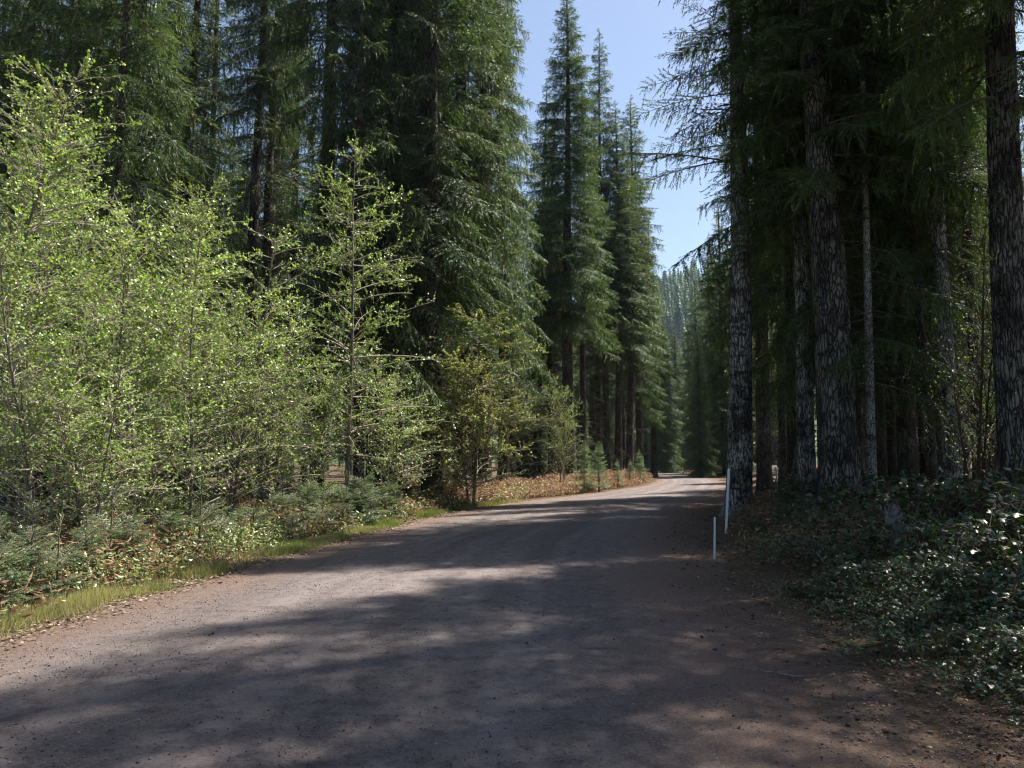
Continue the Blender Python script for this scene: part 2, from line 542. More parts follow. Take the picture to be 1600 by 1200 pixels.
redc = ramp(nt, [(0.3, (0.07, 0.045, 0.035)), (0.5, (0.15, 0.10, 0.076)), (0.7, (0.26, 0.19, 0.15))], fin.outputs[0])
b2 = mixc(nt, b2, (0.07, 0.057, 0.054), ramp(nt, [(0.36, (.75, .75, .75)), (0.52, (0, 0, 0))], mid.outputs[0]).outputs[0])
b3 = mixc(nt, b2, redc.outputs[0], redf.outputs[0])
# dark edge litter at the right
litn = N(nt, 'ShaderNodeMath', operation='MULTIPLY_ADD', i_1=0.35)
nt.links.new(mid.outputs[0], litn.inputs[0])
nt.links.new(redn.outputs[0], litn.inputs[2])
r1_like = ramp(nt, [(0.3, (0.04, 0.028, 0.02)), (0.5, (0.085, 0.055, 0.038)), (0.72, (0.17, 0.12, 0.085))], fin.outputs[0])
lsc = N(nt, 'ShaderNodeMapRange', i_1=1.10, i_2=1.25, i_3=0.0, i_4=0.85)
nt.links.new(litn.outputs[0], lsc.inputs[0])
b3 = mixc(nt, b3, r1_like.outputs[0], lsc.outputs[0])
# single dark pebbles
spn = ramp(nt, [(0.10, (1, 1, 1)), (0.2, (0, 0, 0))], peb.outputs['Distance'])
sel = N(nt, 'ShaderNodeSeparateColor')
nt.links.new(peb.outputs['Color'], sel.inputs[0])
gt_ = N(nt, 'ShaderNodeMath', operation='GREATER_THAN', i_1=0.35)
nt.links.new(sel.outputs[0], gt_.inputs[0])
mu = N(nt, 'ShaderNodeMath', operation='MULTIPLY')
nt.links.new(spn.outputs[0], mu.inputs[0])
nt.links.new(gt_.outputs[0], mu.inputs[1])
b4 = mixc(nt, b3, (0.055, 0.048, 0.052), mu.outputs[0])
sel2 = N(nt, 'ShaderNodeSeparateColor')
nt.links.new(peb2.outputs['Color'], sel2.inputs[0])
spn2 = ramp(nt, [(0.08, (1, 1, 1)), (0.17, (0, 0, 0))], peb2.outputs['Distance'])
gt2 = N(nt, 'ShaderNodeMath', operation='GREATER_THAN', i_1=0.93)
nt.links.new(sel2.outputs[1], gt2.inputs[0])
mu2 = N(nt, 'ShaderNodeMath', operation='MULTIPLY')
nt.links.new(spn2.outputs[0], mu2.inputs[0])
nt.links.new(gt2.outputs[0], mu2.inputs[1])
b5 = mixc(nt, b4, (0.07, 0.06, 0.06), mu2.outputs[0])
p = N(nt, 'ShaderNodeBsdfPrincipled', i_Roughness=0.93)
p.inputs['Specular IOR Level'].default_value = 0.2
nt.links.new(b5, p.inputs['Base Color'])
hh = N(nt, 'ShaderNodeMath', operation='MULTIPLY_ADD', i_1=0.5)
nt.links.new(fin.outputs[0], hh.inputs[0])
nt.links.new(mu.outputs[0], hh.inputs[2])
h2 = N(nt, 'ShaderNodeMath', operation='MULTIPLY_ADD', i_1=1.6)
nt.links.new(mid.outputs[0], h2.inputs[0])
nt.links.new(hh.outputs[0], h2.inputs[2])
bu = N(nt, 'ShaderNodeBump', i_Strength=1.0, i_Distance=0.03)
nt.links.new(h2.outputs[0], bu.inputs['Height'])
nt.links.new(bu.outputs[0], p.inputs['Normal'])
nt.links.new(p.outputs[0], out.inputs[0])
g = Geo().add(np.stack([RX, RY, RZ], -1).reshape(-1, 3), rt)
rme = g.mesh('road', [rm], smooth=True)
a = rme.attributes.new('across', 'FLOAT', 'POINT')
a.data.foreach_set('value', lat.astype(np.float32).ravel())
road = obj('road', rme)
props(road, kind='structure')


# ------------------------------------------------------------------ conifers
def branch(L, rng, tw_step=0.13, tw_max=0.95, sh_step=0.055, sh_len=0.12, sh_w=0.03, droop=0.18, hang=0.35, bare=0.12, axis_r=0.02):
    """One conifer bough along +X of length L: axis, side twigs, needle shoots."""
    g = Geo()
    s = np.linspace(0, 1, 7)
    sway = rng.normal(0, 0.04)
    def pos(q):
        q = np.asarray(q, float)
        return np.stack([L * q * (1 - 0.06 * q), L * sway * np.sin(q * 3), L * (0.10 * q - droop * q ** 2.0 + 0.05 * np.clip(q - .8, 0, 1))], -1)
    v, t = tube(pos(s), axis_r * L * 0.35 * (1.02 - s) + 0.004, 4)
    g.add(v, t, 1, 0.4)
    n = max(4, int(L * (1 - bare) / tw_step))
    st = np.linspace(bare, 0.985, n) + rng.normal(0, 0.01, n)
    P, D, Ls = [], [], []
    for side in (-1, 1):
        st2 = np.clip(st + rng.uniform(-.5, .5, n) / n, bare * .8, 0.99)
        ln = np.minimum(tw_max, 0.5 * L * (1 - st2) ** 0.75 + 0.10) * np.clip(st2 / 0.3, 0.35, 1) * rng.uniform(0.55, 1.15, n)
        ph = np.radians(rng.normal(56, 9, n))
        dz = -rng.uniform(0.0, 0.5, n) * hang * 2
        D.append(unit(np.stack([np.cos(ph), side * np.sin(ph), dz], -1)))
        P.append(pos(st2)); Ls.append(ln)
    # pendulous twigs
    k = int(n * hang * 1.6)
    if k:
        st3 = rng.uniform(0.25, 0.97, k)
        a = rng.uniform(-PI, PI, k)
        D.append(unit(np.stack([np.abs(np.cos(a)) * .35, np.sin(a) * .35, -np.ones(k)], -1)))
        P.append(pos(st3)); Ls.append(np.minimum(tw_max * .75, 0.22 * L + .1) * rng.uniform(0.4, 1.1, k))
    D.append(np.array([[1, 0, -droop * 1.2]])); P.append(pos([0.97])); Ls.append(np.array([0.22 * min(1, L)]))
    P, D, Ls = np.concatenate(P), unit(np.concatenate(D)), np.concatenate(Ls)
    nt_ = len(P)
    # twig wood
    E = P + D * Ls[:, None] + np.array([0, 0, -1.0]) * (0.25 * hang * 2 * Ls ** 2)[:, None]
    v, t = tubes(P, E, 0.004, 0.002, 3)
    g.add(v, t, 1, 0.5)
    # shoots
    m = np.maximum(2, (Ls / sh_step).astype(int))
    idx = np.repeat(np.arange(nt_), m * 2)
    u = np.concatenate([np.repeat(np.linspace(0.06, 1.0, q), 2) for q in m])
    sd_ = np.tile([-1, 1], len(u) // 2)
    u = np.clip(u + rng.normal(0, 0.02, len(u)), 0, 1)
    p = P[idx] + D[idx] * (Ls[idx] * u)[:, None] + np.array([0, 0, -1.0]) * (0.25 * hang * 2 * (Ls[idx] * u) ** 2)[:, None]
    side = unit(np.cross(D[idx], np.array([0, 0, 1.0])) + 1e-6)
    dirs = unit(D[idx] * rng.uniform(0.6, 1.2, (len(u), 1)) + side * sd_[:, None] * rng.uniform(0.35, 1.0, (len(u), 1)) * (1.05 - u[:, None] * .6)
                + np.array([0, 0, 1.0]) * rng.normal(-0.18, 0.28, (len(u), 1)))
    rs = unit(np.cross(dirs, rng.normal(0, 1, (len(u), 3)) * 0.55 + np.array([0, 0, 1.0])))
    ll = sh_len * rng.uniform(0.6, 1.35, len(u)) * (1.15 - 0.45 * u)
    v, t = spikes(p, dirs, rs, ll, sh_w * rng.uniform(0.7, 1.3, len(u)))
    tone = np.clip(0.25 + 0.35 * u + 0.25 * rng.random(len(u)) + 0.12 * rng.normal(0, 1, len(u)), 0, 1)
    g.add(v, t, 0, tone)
    return g.pack()


def templates(seed, lens, **kw):
    rng = np.random.default_rng(seed)
    return [(L, branch(L, rng, **kw)) for L in lens for _ in range(2)]


def put_branch(g, tp, L, rng, az, pitch, base, roll=0.0):
    lens = np.array([a for a, _ in tp])
    i = int(np.argmin(np.abs(lens - L) + rng.random(len(lens)) * 0.15 * L))
    L0, (v, t, m, k) = tp[i]
    v = v * (L / L0)
    v = rotx(v, roll)
    if rng.random() < .5:
        v = v * np.array([1, -1, 1])
    v = roty(v, pitch)
    v = rotz(v, az)
    g.add(v + base, t, m, np.clip(k + rng.normal(0, 0.09), 0, 1))


def stem_pts(H, rng, lean=0.01, n=24):
    s = np.linspace(0, 1, n)
    a, b = rng.normal(0, lean, 2), rng.normal(0, 0.004, 2)
    x = a[0] * H * s + b[0] * H * np.sin(s * 5 + rng.random() * 6)
    y = a[1] * H * s + b[1] * H * np.sin(s * 4 + rng.random() * 6)
    x -= x[0]; y -= y[0]
    return np.stack([x, y, s * H], -1), s


def conifer(name, seed, H, rad, zb, Lmax, tp, mats, step=0.45, per=5, shape=0.8, side=None, side_drop=0.0, dead=40, dead_to=None,
            low_sparse=0.0, up=28, down=-18, sides=16, dead_len=1.3, vsink=0.25):
    """Returns (trunk mesh, crown mesh). side: azimuth on which boughs hang lower; side_drop: by how many metres."""
    rng = np.random.default_rng(seed)
    pts, s = stem_pts(H, rng, n=30)
    r = rad * (1 - s) ** 0.8 + 0.012
    r *= 1 + 0.35 * np.exp(-s * H / 0.5)
    q = np.linspace(0, 1, 30) ** 1.0
    zz = pts[:, 2].copy()
    gt_ = Geo()
    p2 = pts.copy(); p2[0, 2] = -vsink
    # dense first metres for the root flare
    zs = np.unique(np.concatenate([[-vsink], np.array([0.0, 0.15, 0.35, 0.7, 1.2]) * min(1, H / 12), pts[1:, 2]]))
    px = np.interp(zs, pts[:, 2], pts[:, 0]); py = np.interp(zs, pts[:, 2], pts[:, 1])
    ss = np.clip(zs / H, 0, 1)
    rr = rad * (1 - ss) ** 0.8 + min(0.012, rad * .2)
    rr = rr * (1 + 0.42 * np.exp(-np.clip(zs, 0, None) / (0.35 * min(1, H / 12))))
    v, t = tube(np.stack([px, py, zs], -1), rr, sides, seed=seed, rough=0.035)
    gt_.add(v, t, 0, 0.5)
    # dead snags on the bare part of the stem
    dt = dead_to or zb + 2
    if dead:
        z = rng.uniform(1.6, dt, dead)
        az = rng.uniform(0, 2 * PI, dead)
        l = rng.uniform(0.25, 1.0, dead) ** 1.5 * dead_len + 0.1
        bx_ = np.stack([np.interp(z, pts[:, 2], pts[:, 0]), np.interp(z, pts[:, 2], pts[:, 1]), z], -1)
        d = unit(np.stack([np.cos(az), np.sin(az), rng.uniform(-.45, .25, dead)], -1))
        e = bx_ + d * l[:, None]
        v, t = tubes(bx_, e, 0.014, 0.006, 4)
        gt_.add(v, t, 1, 0.5)
        d2 = unit(d + rng.normal(0, .5, (dead, 3)))
        m_ = bx_ + d * (l * .55)[:, None]
        v, t = tubes(m_, m_ + d2 * (l * .5)[:, None], 0.006, 0.003, 3)
        gt_.add(v, t, 1, 0.6)
        d3 = unit(d + rng.normal(0, .6, (dead, 3)) + np.array([0, 0, -.4]))
        v, t = tubes(e, e + d3 * (l * .4)[:, None], 0.006, 0.003, 3)
        gt_.add(v, t, 1, 0.6)
    g = Geo()
    z = zb - side_drop
    zlo = zb - side_drop
    while z < H - 0.4:
        f = (H - z) / (H - zb)
        f = min(f, 1.0)
        Lz = Lmax * f ** shape
        n = rng.integers(max(2, per - 1), per + 2)
        a0 = rng.uniform(0, 2 * PI)
        for i in range(n):
            az = a0 + i * 2 * PI / n + rng.normal(0, .25)
            if z < zb:
                if side is None or math.cos(az - side) < 0.15 + 0.5 * (zb - z) / max(side_drop, .1) * 0.6:
                    continue
            if rng.random() < low_sparse * np.clip(1 - (z - zlo) / 6.0, 0, 1):
                continue
            L = max(0.35, Lz * rng.uniform(0.62, 1.16))
            zj = z + rng.normal(0, step * .3)
            if zj > H - .15: continue
            pit = R(down + (up - down) * (np.clip((zj - zb) / (H - zb), 0, 1)) ** 1.3 + rng.normal(0, 6))
            b = np.array([np.interp(zj, pts[:, 2], pts[:, 0]), np.interp(zj, pts[:, 2], pts[:, 1]), zj])
            put_branch(g, tp, L, rng, az, pit, b, roll=rng.normal(0, .25))
        z += step * rng.uniform(.75, 1.25) * (0.55 + 0.45 * f)
    ld = min(.6, .22 * H)
    put_branch(g, tp, ld, rng, 0, R(88), np.array([pts[-1][0], pts[-1][1], H - ld * .6]))
    return gt_.mesh(name + '_trunk', [mats[0], M['twig']], smooth=True), g.mesh(name + '_crown', [mats[1], M['twig']])


# bough sets: dense hanging, airy, coarse for far trees, fine for small firs
T_DENSE = templates(1, (0.6, 1.2, 2.0, 3.0, 4.2), tw_step=0.12, sh_step=0.06, sh_len=0.13, sh_w=0.030, droop=0.24, hang=0.55)
T_AIRY = templates(2, (0.6, 1.2, 2.0, 3.0, 4.2), tw_step=0.15, sh_step=0.07, sh_len=0.13, sh_w=0.028, droop=0.15, hang=0.3)
T_HANG = templates(3, (0.6, 1.4, 2.4, 3.6), tw_step=0.12, sh_step=0.055, sh_len=0.12, sh_w=0.026, droop=0.33, hang=0.85)
T_FAR = templates(4, (0.6, 1.2, 2.0, 3.0), tw_step=0.24, sh_step=0.12, sh_len=0.24, sh_w=0.075, droop=0.16, hang=0.3)
T_FINE = templates(5, (0.15, 0.3, 0.55, 0.8), tw_step=0.028, tw_max=0.3, sh_step=0.016, sh_len=0.035, sh_w=0.006, droop=0.06, hang=0.08, axis_r=0.02)

SPEC = {}
def spec(key, *a, **k):
    SPEC[key] = conifer(key, *a, **k)

BK, ND = M['bark'], M['needle']
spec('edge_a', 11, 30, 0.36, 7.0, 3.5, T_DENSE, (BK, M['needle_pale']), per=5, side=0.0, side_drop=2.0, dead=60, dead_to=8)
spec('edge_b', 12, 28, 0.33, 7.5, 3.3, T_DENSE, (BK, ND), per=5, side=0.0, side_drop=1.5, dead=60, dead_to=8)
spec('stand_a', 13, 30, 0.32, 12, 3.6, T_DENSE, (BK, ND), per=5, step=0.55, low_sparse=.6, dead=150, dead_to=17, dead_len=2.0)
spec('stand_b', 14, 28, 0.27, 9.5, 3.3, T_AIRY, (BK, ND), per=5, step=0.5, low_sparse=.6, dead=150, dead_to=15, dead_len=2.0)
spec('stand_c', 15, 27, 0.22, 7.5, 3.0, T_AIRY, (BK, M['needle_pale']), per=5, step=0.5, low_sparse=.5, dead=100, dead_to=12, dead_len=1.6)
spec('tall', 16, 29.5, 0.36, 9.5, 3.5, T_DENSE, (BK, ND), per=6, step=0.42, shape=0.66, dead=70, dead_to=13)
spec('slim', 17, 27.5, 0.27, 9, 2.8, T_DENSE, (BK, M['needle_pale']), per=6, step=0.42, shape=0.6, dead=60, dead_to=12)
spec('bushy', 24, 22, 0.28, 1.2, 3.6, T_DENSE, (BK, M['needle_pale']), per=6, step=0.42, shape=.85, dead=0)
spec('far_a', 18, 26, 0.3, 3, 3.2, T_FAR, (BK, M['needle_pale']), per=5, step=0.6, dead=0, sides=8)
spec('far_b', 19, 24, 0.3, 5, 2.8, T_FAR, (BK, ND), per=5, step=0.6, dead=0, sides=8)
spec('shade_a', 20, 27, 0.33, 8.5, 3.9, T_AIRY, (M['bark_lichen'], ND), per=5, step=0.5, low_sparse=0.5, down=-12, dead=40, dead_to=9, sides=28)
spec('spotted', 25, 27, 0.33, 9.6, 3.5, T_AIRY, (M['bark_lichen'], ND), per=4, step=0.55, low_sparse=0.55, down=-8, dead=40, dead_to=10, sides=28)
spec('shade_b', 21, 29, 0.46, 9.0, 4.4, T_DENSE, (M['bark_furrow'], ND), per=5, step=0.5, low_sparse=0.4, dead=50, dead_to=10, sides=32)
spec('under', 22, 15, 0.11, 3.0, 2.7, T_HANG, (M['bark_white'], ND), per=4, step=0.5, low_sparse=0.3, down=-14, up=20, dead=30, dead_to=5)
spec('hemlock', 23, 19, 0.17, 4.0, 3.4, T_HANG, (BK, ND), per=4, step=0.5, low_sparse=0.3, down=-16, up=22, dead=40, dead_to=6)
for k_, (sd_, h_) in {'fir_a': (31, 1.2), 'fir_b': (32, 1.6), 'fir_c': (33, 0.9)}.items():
    SPEC[k_] = conifer(k_, sd_, h_, 0.016, 0.10, 0.42 * h_, T_FINE, (M['twig'], M['needle_blue']), step=0.12, per=4, shape=0.75, dead=0, sides=6, up=45, down=0, vsink=0.05)
spec('fir_tall', 34, 4.2, 0.05, 0.4, 1.25, templates(6, (0.3, 0.7, 1.2), tw_step=0.07, tw_max=.5, sh_step=0.03, sh_len=0.07, sh_w=0.014, droop=0.05, hang=0.1), (M['twig'], M['needle_blue']), step=0.26, per=5, dead=0, sides=8, up=40, down=5)


def gz(x, y): return float(ground_z(x, y))


F = 28.0 / 36.0 * 1600


def px2x(px, Y):
    """World x of a point at the ground at depth Y that shows in photo column px."""
    th = R(PITCH)
    return (px - 800) / F * (Y * math.cos(th) - CAM_Z * math.sin(th))


def place_tree(key, x, y, label, group=None, s=1.0, rot=0.0, sz=None, name='conifer_tree', cat='tree', tilt=(0, 0)):
    tr, cr = SPEC[key]
    z = gz(x, y)
    e = obj(name, None, loc=(x, y, z), rot=(tilt[1] * math.sin(rot), tilt[1] * math.cos(rot), rot), scale=(s, s, sz or s))
    e.empty_display_size = 0.3
    props(e, label, cat, group)
    obj('trunk', tr, e)
    obj('crown', cr, e)
    return e


PLACED = []
def T(key, px, Y, label, group=None, H=None, rot=0.0, s=1.0, name='conifer_tree', x=None, tilt=(0, 0)):
    x = px2x(px, Y) if x is None else x
    H0 = SPEC_H[key]
    sz = (H / H0) if H else s
    PLACED.append((x, Y))
    return place_tree(key, x, Y, label, group, s=s, sz=sz, rot=rot, name=name, tilt=tilt)


SPEC_H = dict(spotted=27, edge_a=30, edge_b=28, stand_a=30, stand_b=28, stand_c=27, tall=29.5, slim=27.5, far_a=26, far_b=24, shade_a=27, shade_b=29, under=15, hemlock=19,
              bushy=22, fir_a=1.2, fir_b=1.6, fir_c=.9, fir_tall=4.2)

# --- central group beyond the bend
T('tall', 892, 45, 'tallest fir with dark bare lower trunk rising beyond the left bend of the road', H=29.2, rot=0.4)
T('stand_b', 862, 54, 'dark slender fir just left of the tallest fir beyond the bend', H=27, rot=1.0, s=.8)
T('slim', 951, 52, 'second tallest fir with narrow pointed top against the blue sky', H=30.6, rot=2.0, s=.85)
T('stand_b', 914, 49, 'bare dark trunk standing close on the right of the tallest fir', H=25, rot=3.0, s=.8)
T('stand_c', 937, 55, 'slim dark trunk between the two highest tops beyond the bend', H=25, rot=0.3, s=.8)
T('slim', 966, 53, 'fir with dark thin trunk on the right of the second tallest fir', H=25.5, rot=4.4, s=.95)
T('slim', 984, 55, 'dense fir whose top steps down right of the two highest tops', H=27.0, rot=5.4, s=1.0)
T('edge_b', 1001, 60, 'dense fir with sunlit right side leaning over the bend', H=25.5, rot=0.2, s=.8)
T('edge_a', 1022, 67, 'sunlit fir at the tip of the left roadside stand', H=22.5, rot=-.2, s=.75)
T('bushy', 1040, 84, 'fir at the far bend with pale green boughs', H=17, rot=1.0, s=.75)
T('stand_a', 838, 58, 'dark fir filling the gap left of the tallest fir', H=30, rot=1.3, s=.9)
T('slim', 866, 60, 'fir showing light boughs low behind the tallest fir', H=24, rot=2.3)
T('edge_b', 925, 64, 'bushy fir standing behind the central trunks', H=24, rot=2.9, s=.9)
T('edge_a', 880, 72, 'bushy pale fir farthest behind the central trunks', H=25, rot=1.9, s=.9)
T('slim', 975, 68, 'light green fir half hidden behind the right central trunks', H=26, rot=.9)

for i, (px, Y, H) in enumerate([(835, 58, 9), (868, 66, 11), (905, 60, 8), (945, 70, 12), (980, 74, 10), (812, 50, 7)]):
    T('bushy', px, Y, 'low light green fir in the gaps behind the bare central trunks', 'low firs behind the central trunks', H=H, rot=i * 1.9, s=H / 22 * 1.3)
# --- left roadside, sunlit
T('edge_a', 786, 37, 'tall fir with sunlit hanging boughs bordering the left of the sky gap', H=33, rot=0.2, s=.75)
T('edge_b', 757, 32, 'tall sunlit fir second from the left border of the sky gap', H=33, rot=-.5, s=.85)
T('edge_a', 722, 30, 'dense drooping fir above the yellowish vine maple', H=33, rot=0.3, s=.92)
T('edge_b', 676, 27, 'thick trunked fir standing where the reddish ground cover begins', H=30, rot=.1)
T('edge_a', 612, 27.5, 'dark fir behind the slender roadside alder', H=31, rot=.9, s=.85)
T('stand_a', 487, 27, 'thick dark bare trunk left of the slender roadside alder', H=32, rot=.4)
T('stand_b', 410, 33, 'thin dark trunk nearest on the right of a straight mossy trunk', H=31, rot=1.4, s=.9)
T('stand_a', 378, 31, 'straight dark mossy trunk rising behind the leafy alders', H=33, rot=2.4, s=.82)
T('stand_b', 275, 29, 'dark trunk with many dead side twigs above the alders', H=31, rot=3.4, s=.8)
T('stand_c', 310, 35, 'thin trunk with bare reddish branches above the alders', H=31, rot=4.4, s=.9)
T('stand_c', 452, 38, 'thin trunk beside bright sky specks high on the left', H=31, rot=5.4, s=.9)
T('hemlock', 150, 19, 'sunlit hemlock with drooping pale boughs behind the leftmost alders', H=19, rot=.7, name='hemlock_tree')
T('hemlock', 60, 23, 'shaded hemlock at the upper left corner behind the alders', H=23, rot=2.7, name='hemlock_tree')
T('hemlock', 560, 25, 'shaded hemlock with hanging boughs right behind the slender alder', H=21, rot=3.7, name='hemlock_tree')
T('edge_a', 20, 26, 'big dark fir behind the upper left corner', H=31, rot=.7, s=.9)
T('edge_b', 190, 27, 'big shaded fir behind the pale drooping hemlock', H=31, rot=1.7, s=.9)

# --- right of the road, near
T('spotted', 1153, 22, 'lichen spotted fir trunk beside the leaning white post', H=25, rot=1.2, tilt=(0, .043))
T('shade_b', 1314, 19, 'massive furrowed fir trunk, thickest in the shaded stand', H=25.5, rot=.4, tilt=(0, .012))
T('shade_a', 1262, 21.5, 'narrow mottled trunk tight on the left of the massive furrowed trunk', H=26, rot=4.4, s=.72)
T('under', 1364, 19.5, 'slender whitish trunk with drooping boughs right of the massive furrowed trunk', H=15.5, rot=1.4, name='hemlock_tree')
T('stand_c', 1421, 23, 'dark reddish trunk standing right of the slender whitish trunk', H=27, rot=3.4, s=1.15)
T('stand_c', 1377, 27, 'dark trunk partly hidden by the slender whitish trunk', H=27, rot=.7, s=1.1)
T('stand_b', 1455, 26, 'straight dark trunk between the reddish and the grey spotted trunk', H=28, rot=1.1, s=.85)
T('shade_a', 1493, 19.5, 'grey spotted slim trunk behind the bramble mound', H=26, rot=5.0, s=.6)
T('shade_b', 1600, 17, 'pale cracked fir trunk cut by the right edge of the view', H=29, rot=3.0, s=.85)
T('hemlock', 1240, 27, 'hemlock with low hanging boughs behind the lichen spotted trunk', H=19, rot=2.2, name='hemlock_tree')
T('hemlock', 1340, 24, 'hemlock filling the shade above the massive furrowed trunk', H=20, rot=.2, name='hemlock_tree')
T('hemlock', 1510, 24, 'hemlock with pale tipped boughs reaching in from the right', H=21, rot=3.2, name='hemlock_tree')
T('hemlock', 1462, 20.5, 'young hemlock whose pale tipped boughs hang before the dark stand', H=15, rot=4.2, name='hemlock_tree', s=.8)
T('edge_b', 1195, 33, 'fir with dense dark boughs right behind the lichen spotted trunk', H=29, rot=2.6, s=.9)

for px, Y, s_, lab in ((1398, 24.5, .62, 'very slim dark trunk just left of the dark reddish trunk'), (1472, 22, .5, 'very slim dark trunk left of the grey spotted slim trunk'),
                       (1532, 21, .6, 'slim black trunk left of the pale cracked trunk'), (1224, 30, .7, 'slim dark trunk just right of the distant marker post'),
                       (1345, 29, .7, 'slim dark trunk right behind the massive furrowed trunk'), (1558, 27, .75, 'slim dark trunk farther back beside the pale cracked trunk')):
    T('stand_c', px, Y, lab, H=27, rot=px * .1, s=s_)
# --- far right side and road end
T('bushy', 1112, 78, 'sunlit bushy fir on the far right side of the road', H=23.5, rot=0.0)
T('bushy', 1092, 90, 'light green fir just left of the sunlit bushy fir', H=22, rot=1.0)
T('bushy', 1096, 64, 'small dark column shaped fir at the right edge of the far bend', H=12, rot=2.0, s=.5)
T('bushy', 1135, 70, 'fir half hidden behind the lichen spotted trunk', H=25, rot=3.0)
for i, (px, Y, H) in enumerate([(1024, 102, 24), (1045, 118, 20), (1060, 96, 17), (1078, 116, 21), (1100, 122, 24), (1010, 100, 24), (1050, 135, 22), (1072, 140, 22)]):
    T(['bushy', 'far_b'][i % 2] if i < 6 else 'far_a', px, Y, 'hazy fir closing the view at the end of the road', 'firs at the end of the road', H=H, rot=i * 1.3)

# --- the stand behind, both sides, filled at forest spacing
rng = np.random.default_rng(77)
def ok(x, y, dmin, off):
    if -off < x - road_l(y) and x - road_r(y) < off:
        return False
    return all((x - a) ** 2 + (y - b) ** 2 > dmin ** 2 for a, b in PLACED)


n_l = 0
for _ in range(4000):
    if n_l >= 85: break
    Y = rng.uniform(28, 100)
    x = px2x(rng.uniform(-160, 860), Y)
    if Y > 48 and 800 + F * x / Y > 790 and rng.random() < .7: continue
    if x > road_l(Y) - 5 or not ok(x, Y, 2.9, 5): continue
    key = rng.choice(['stand_a', 'stand_b', 'stand_c', 'edge_b', 'hemlock'], p=[.2, .25, .2, .2, .15])
    T(str(key), 0, Y, 'dark conifer trunk deep in the shaded stand left of the road', 'conifers deep in the left stand', x=x, rot=rng.uniform(0, 6.28), s=rng.uniform(.8, 1.1), H=SPEC_H[str(key)] * rng.uniform(.95, 1.15))
    n_l += 1
n_r = 0
for _ in range(4000):
    if n_r >= 36: break
    Y = rng.uniform(24, 85)
    x = px2x(rng.uniform(1160, 1720), Y)
    if x < road_r(Y) + 3 or not ok(x, Y, 3.4, 3): continue
    key = rng.choice(['stand_a', 'stand_b', 'stand_c', 'edge_a', 'hemlock'], p=[.3, .33, .25, .06, .06])
    T(str(key), 0, Y, 'dark conifer trunk deep in the shaded stand right of the road', 'conifers deep in the right stand', x=x, rot=rng.uniform(0, 6.28), s=rng.uniform(.8, 1.1), H=SPEC_H[str(key)] * rng.uniform(.9, 1.08))
    n_r += 1
# firs just outside the view, on the right, whose shade falls on the road
for i, (x, y, k_) in enumerate([(8.4, 10.2, 'spotted'), (9.8, 5.6, 'spotted'), (9.3, 13.2, 'spotted'), (6.2, 1.2, 'stand_c'), (18.5, 19.5, 'stand_a')]):
    T(k_, 0, y, 'shade casting fir on the right roadside close to the viewer', 'firs beside the near right roadside', x=x, rot=i * 1.1, s=1.05)


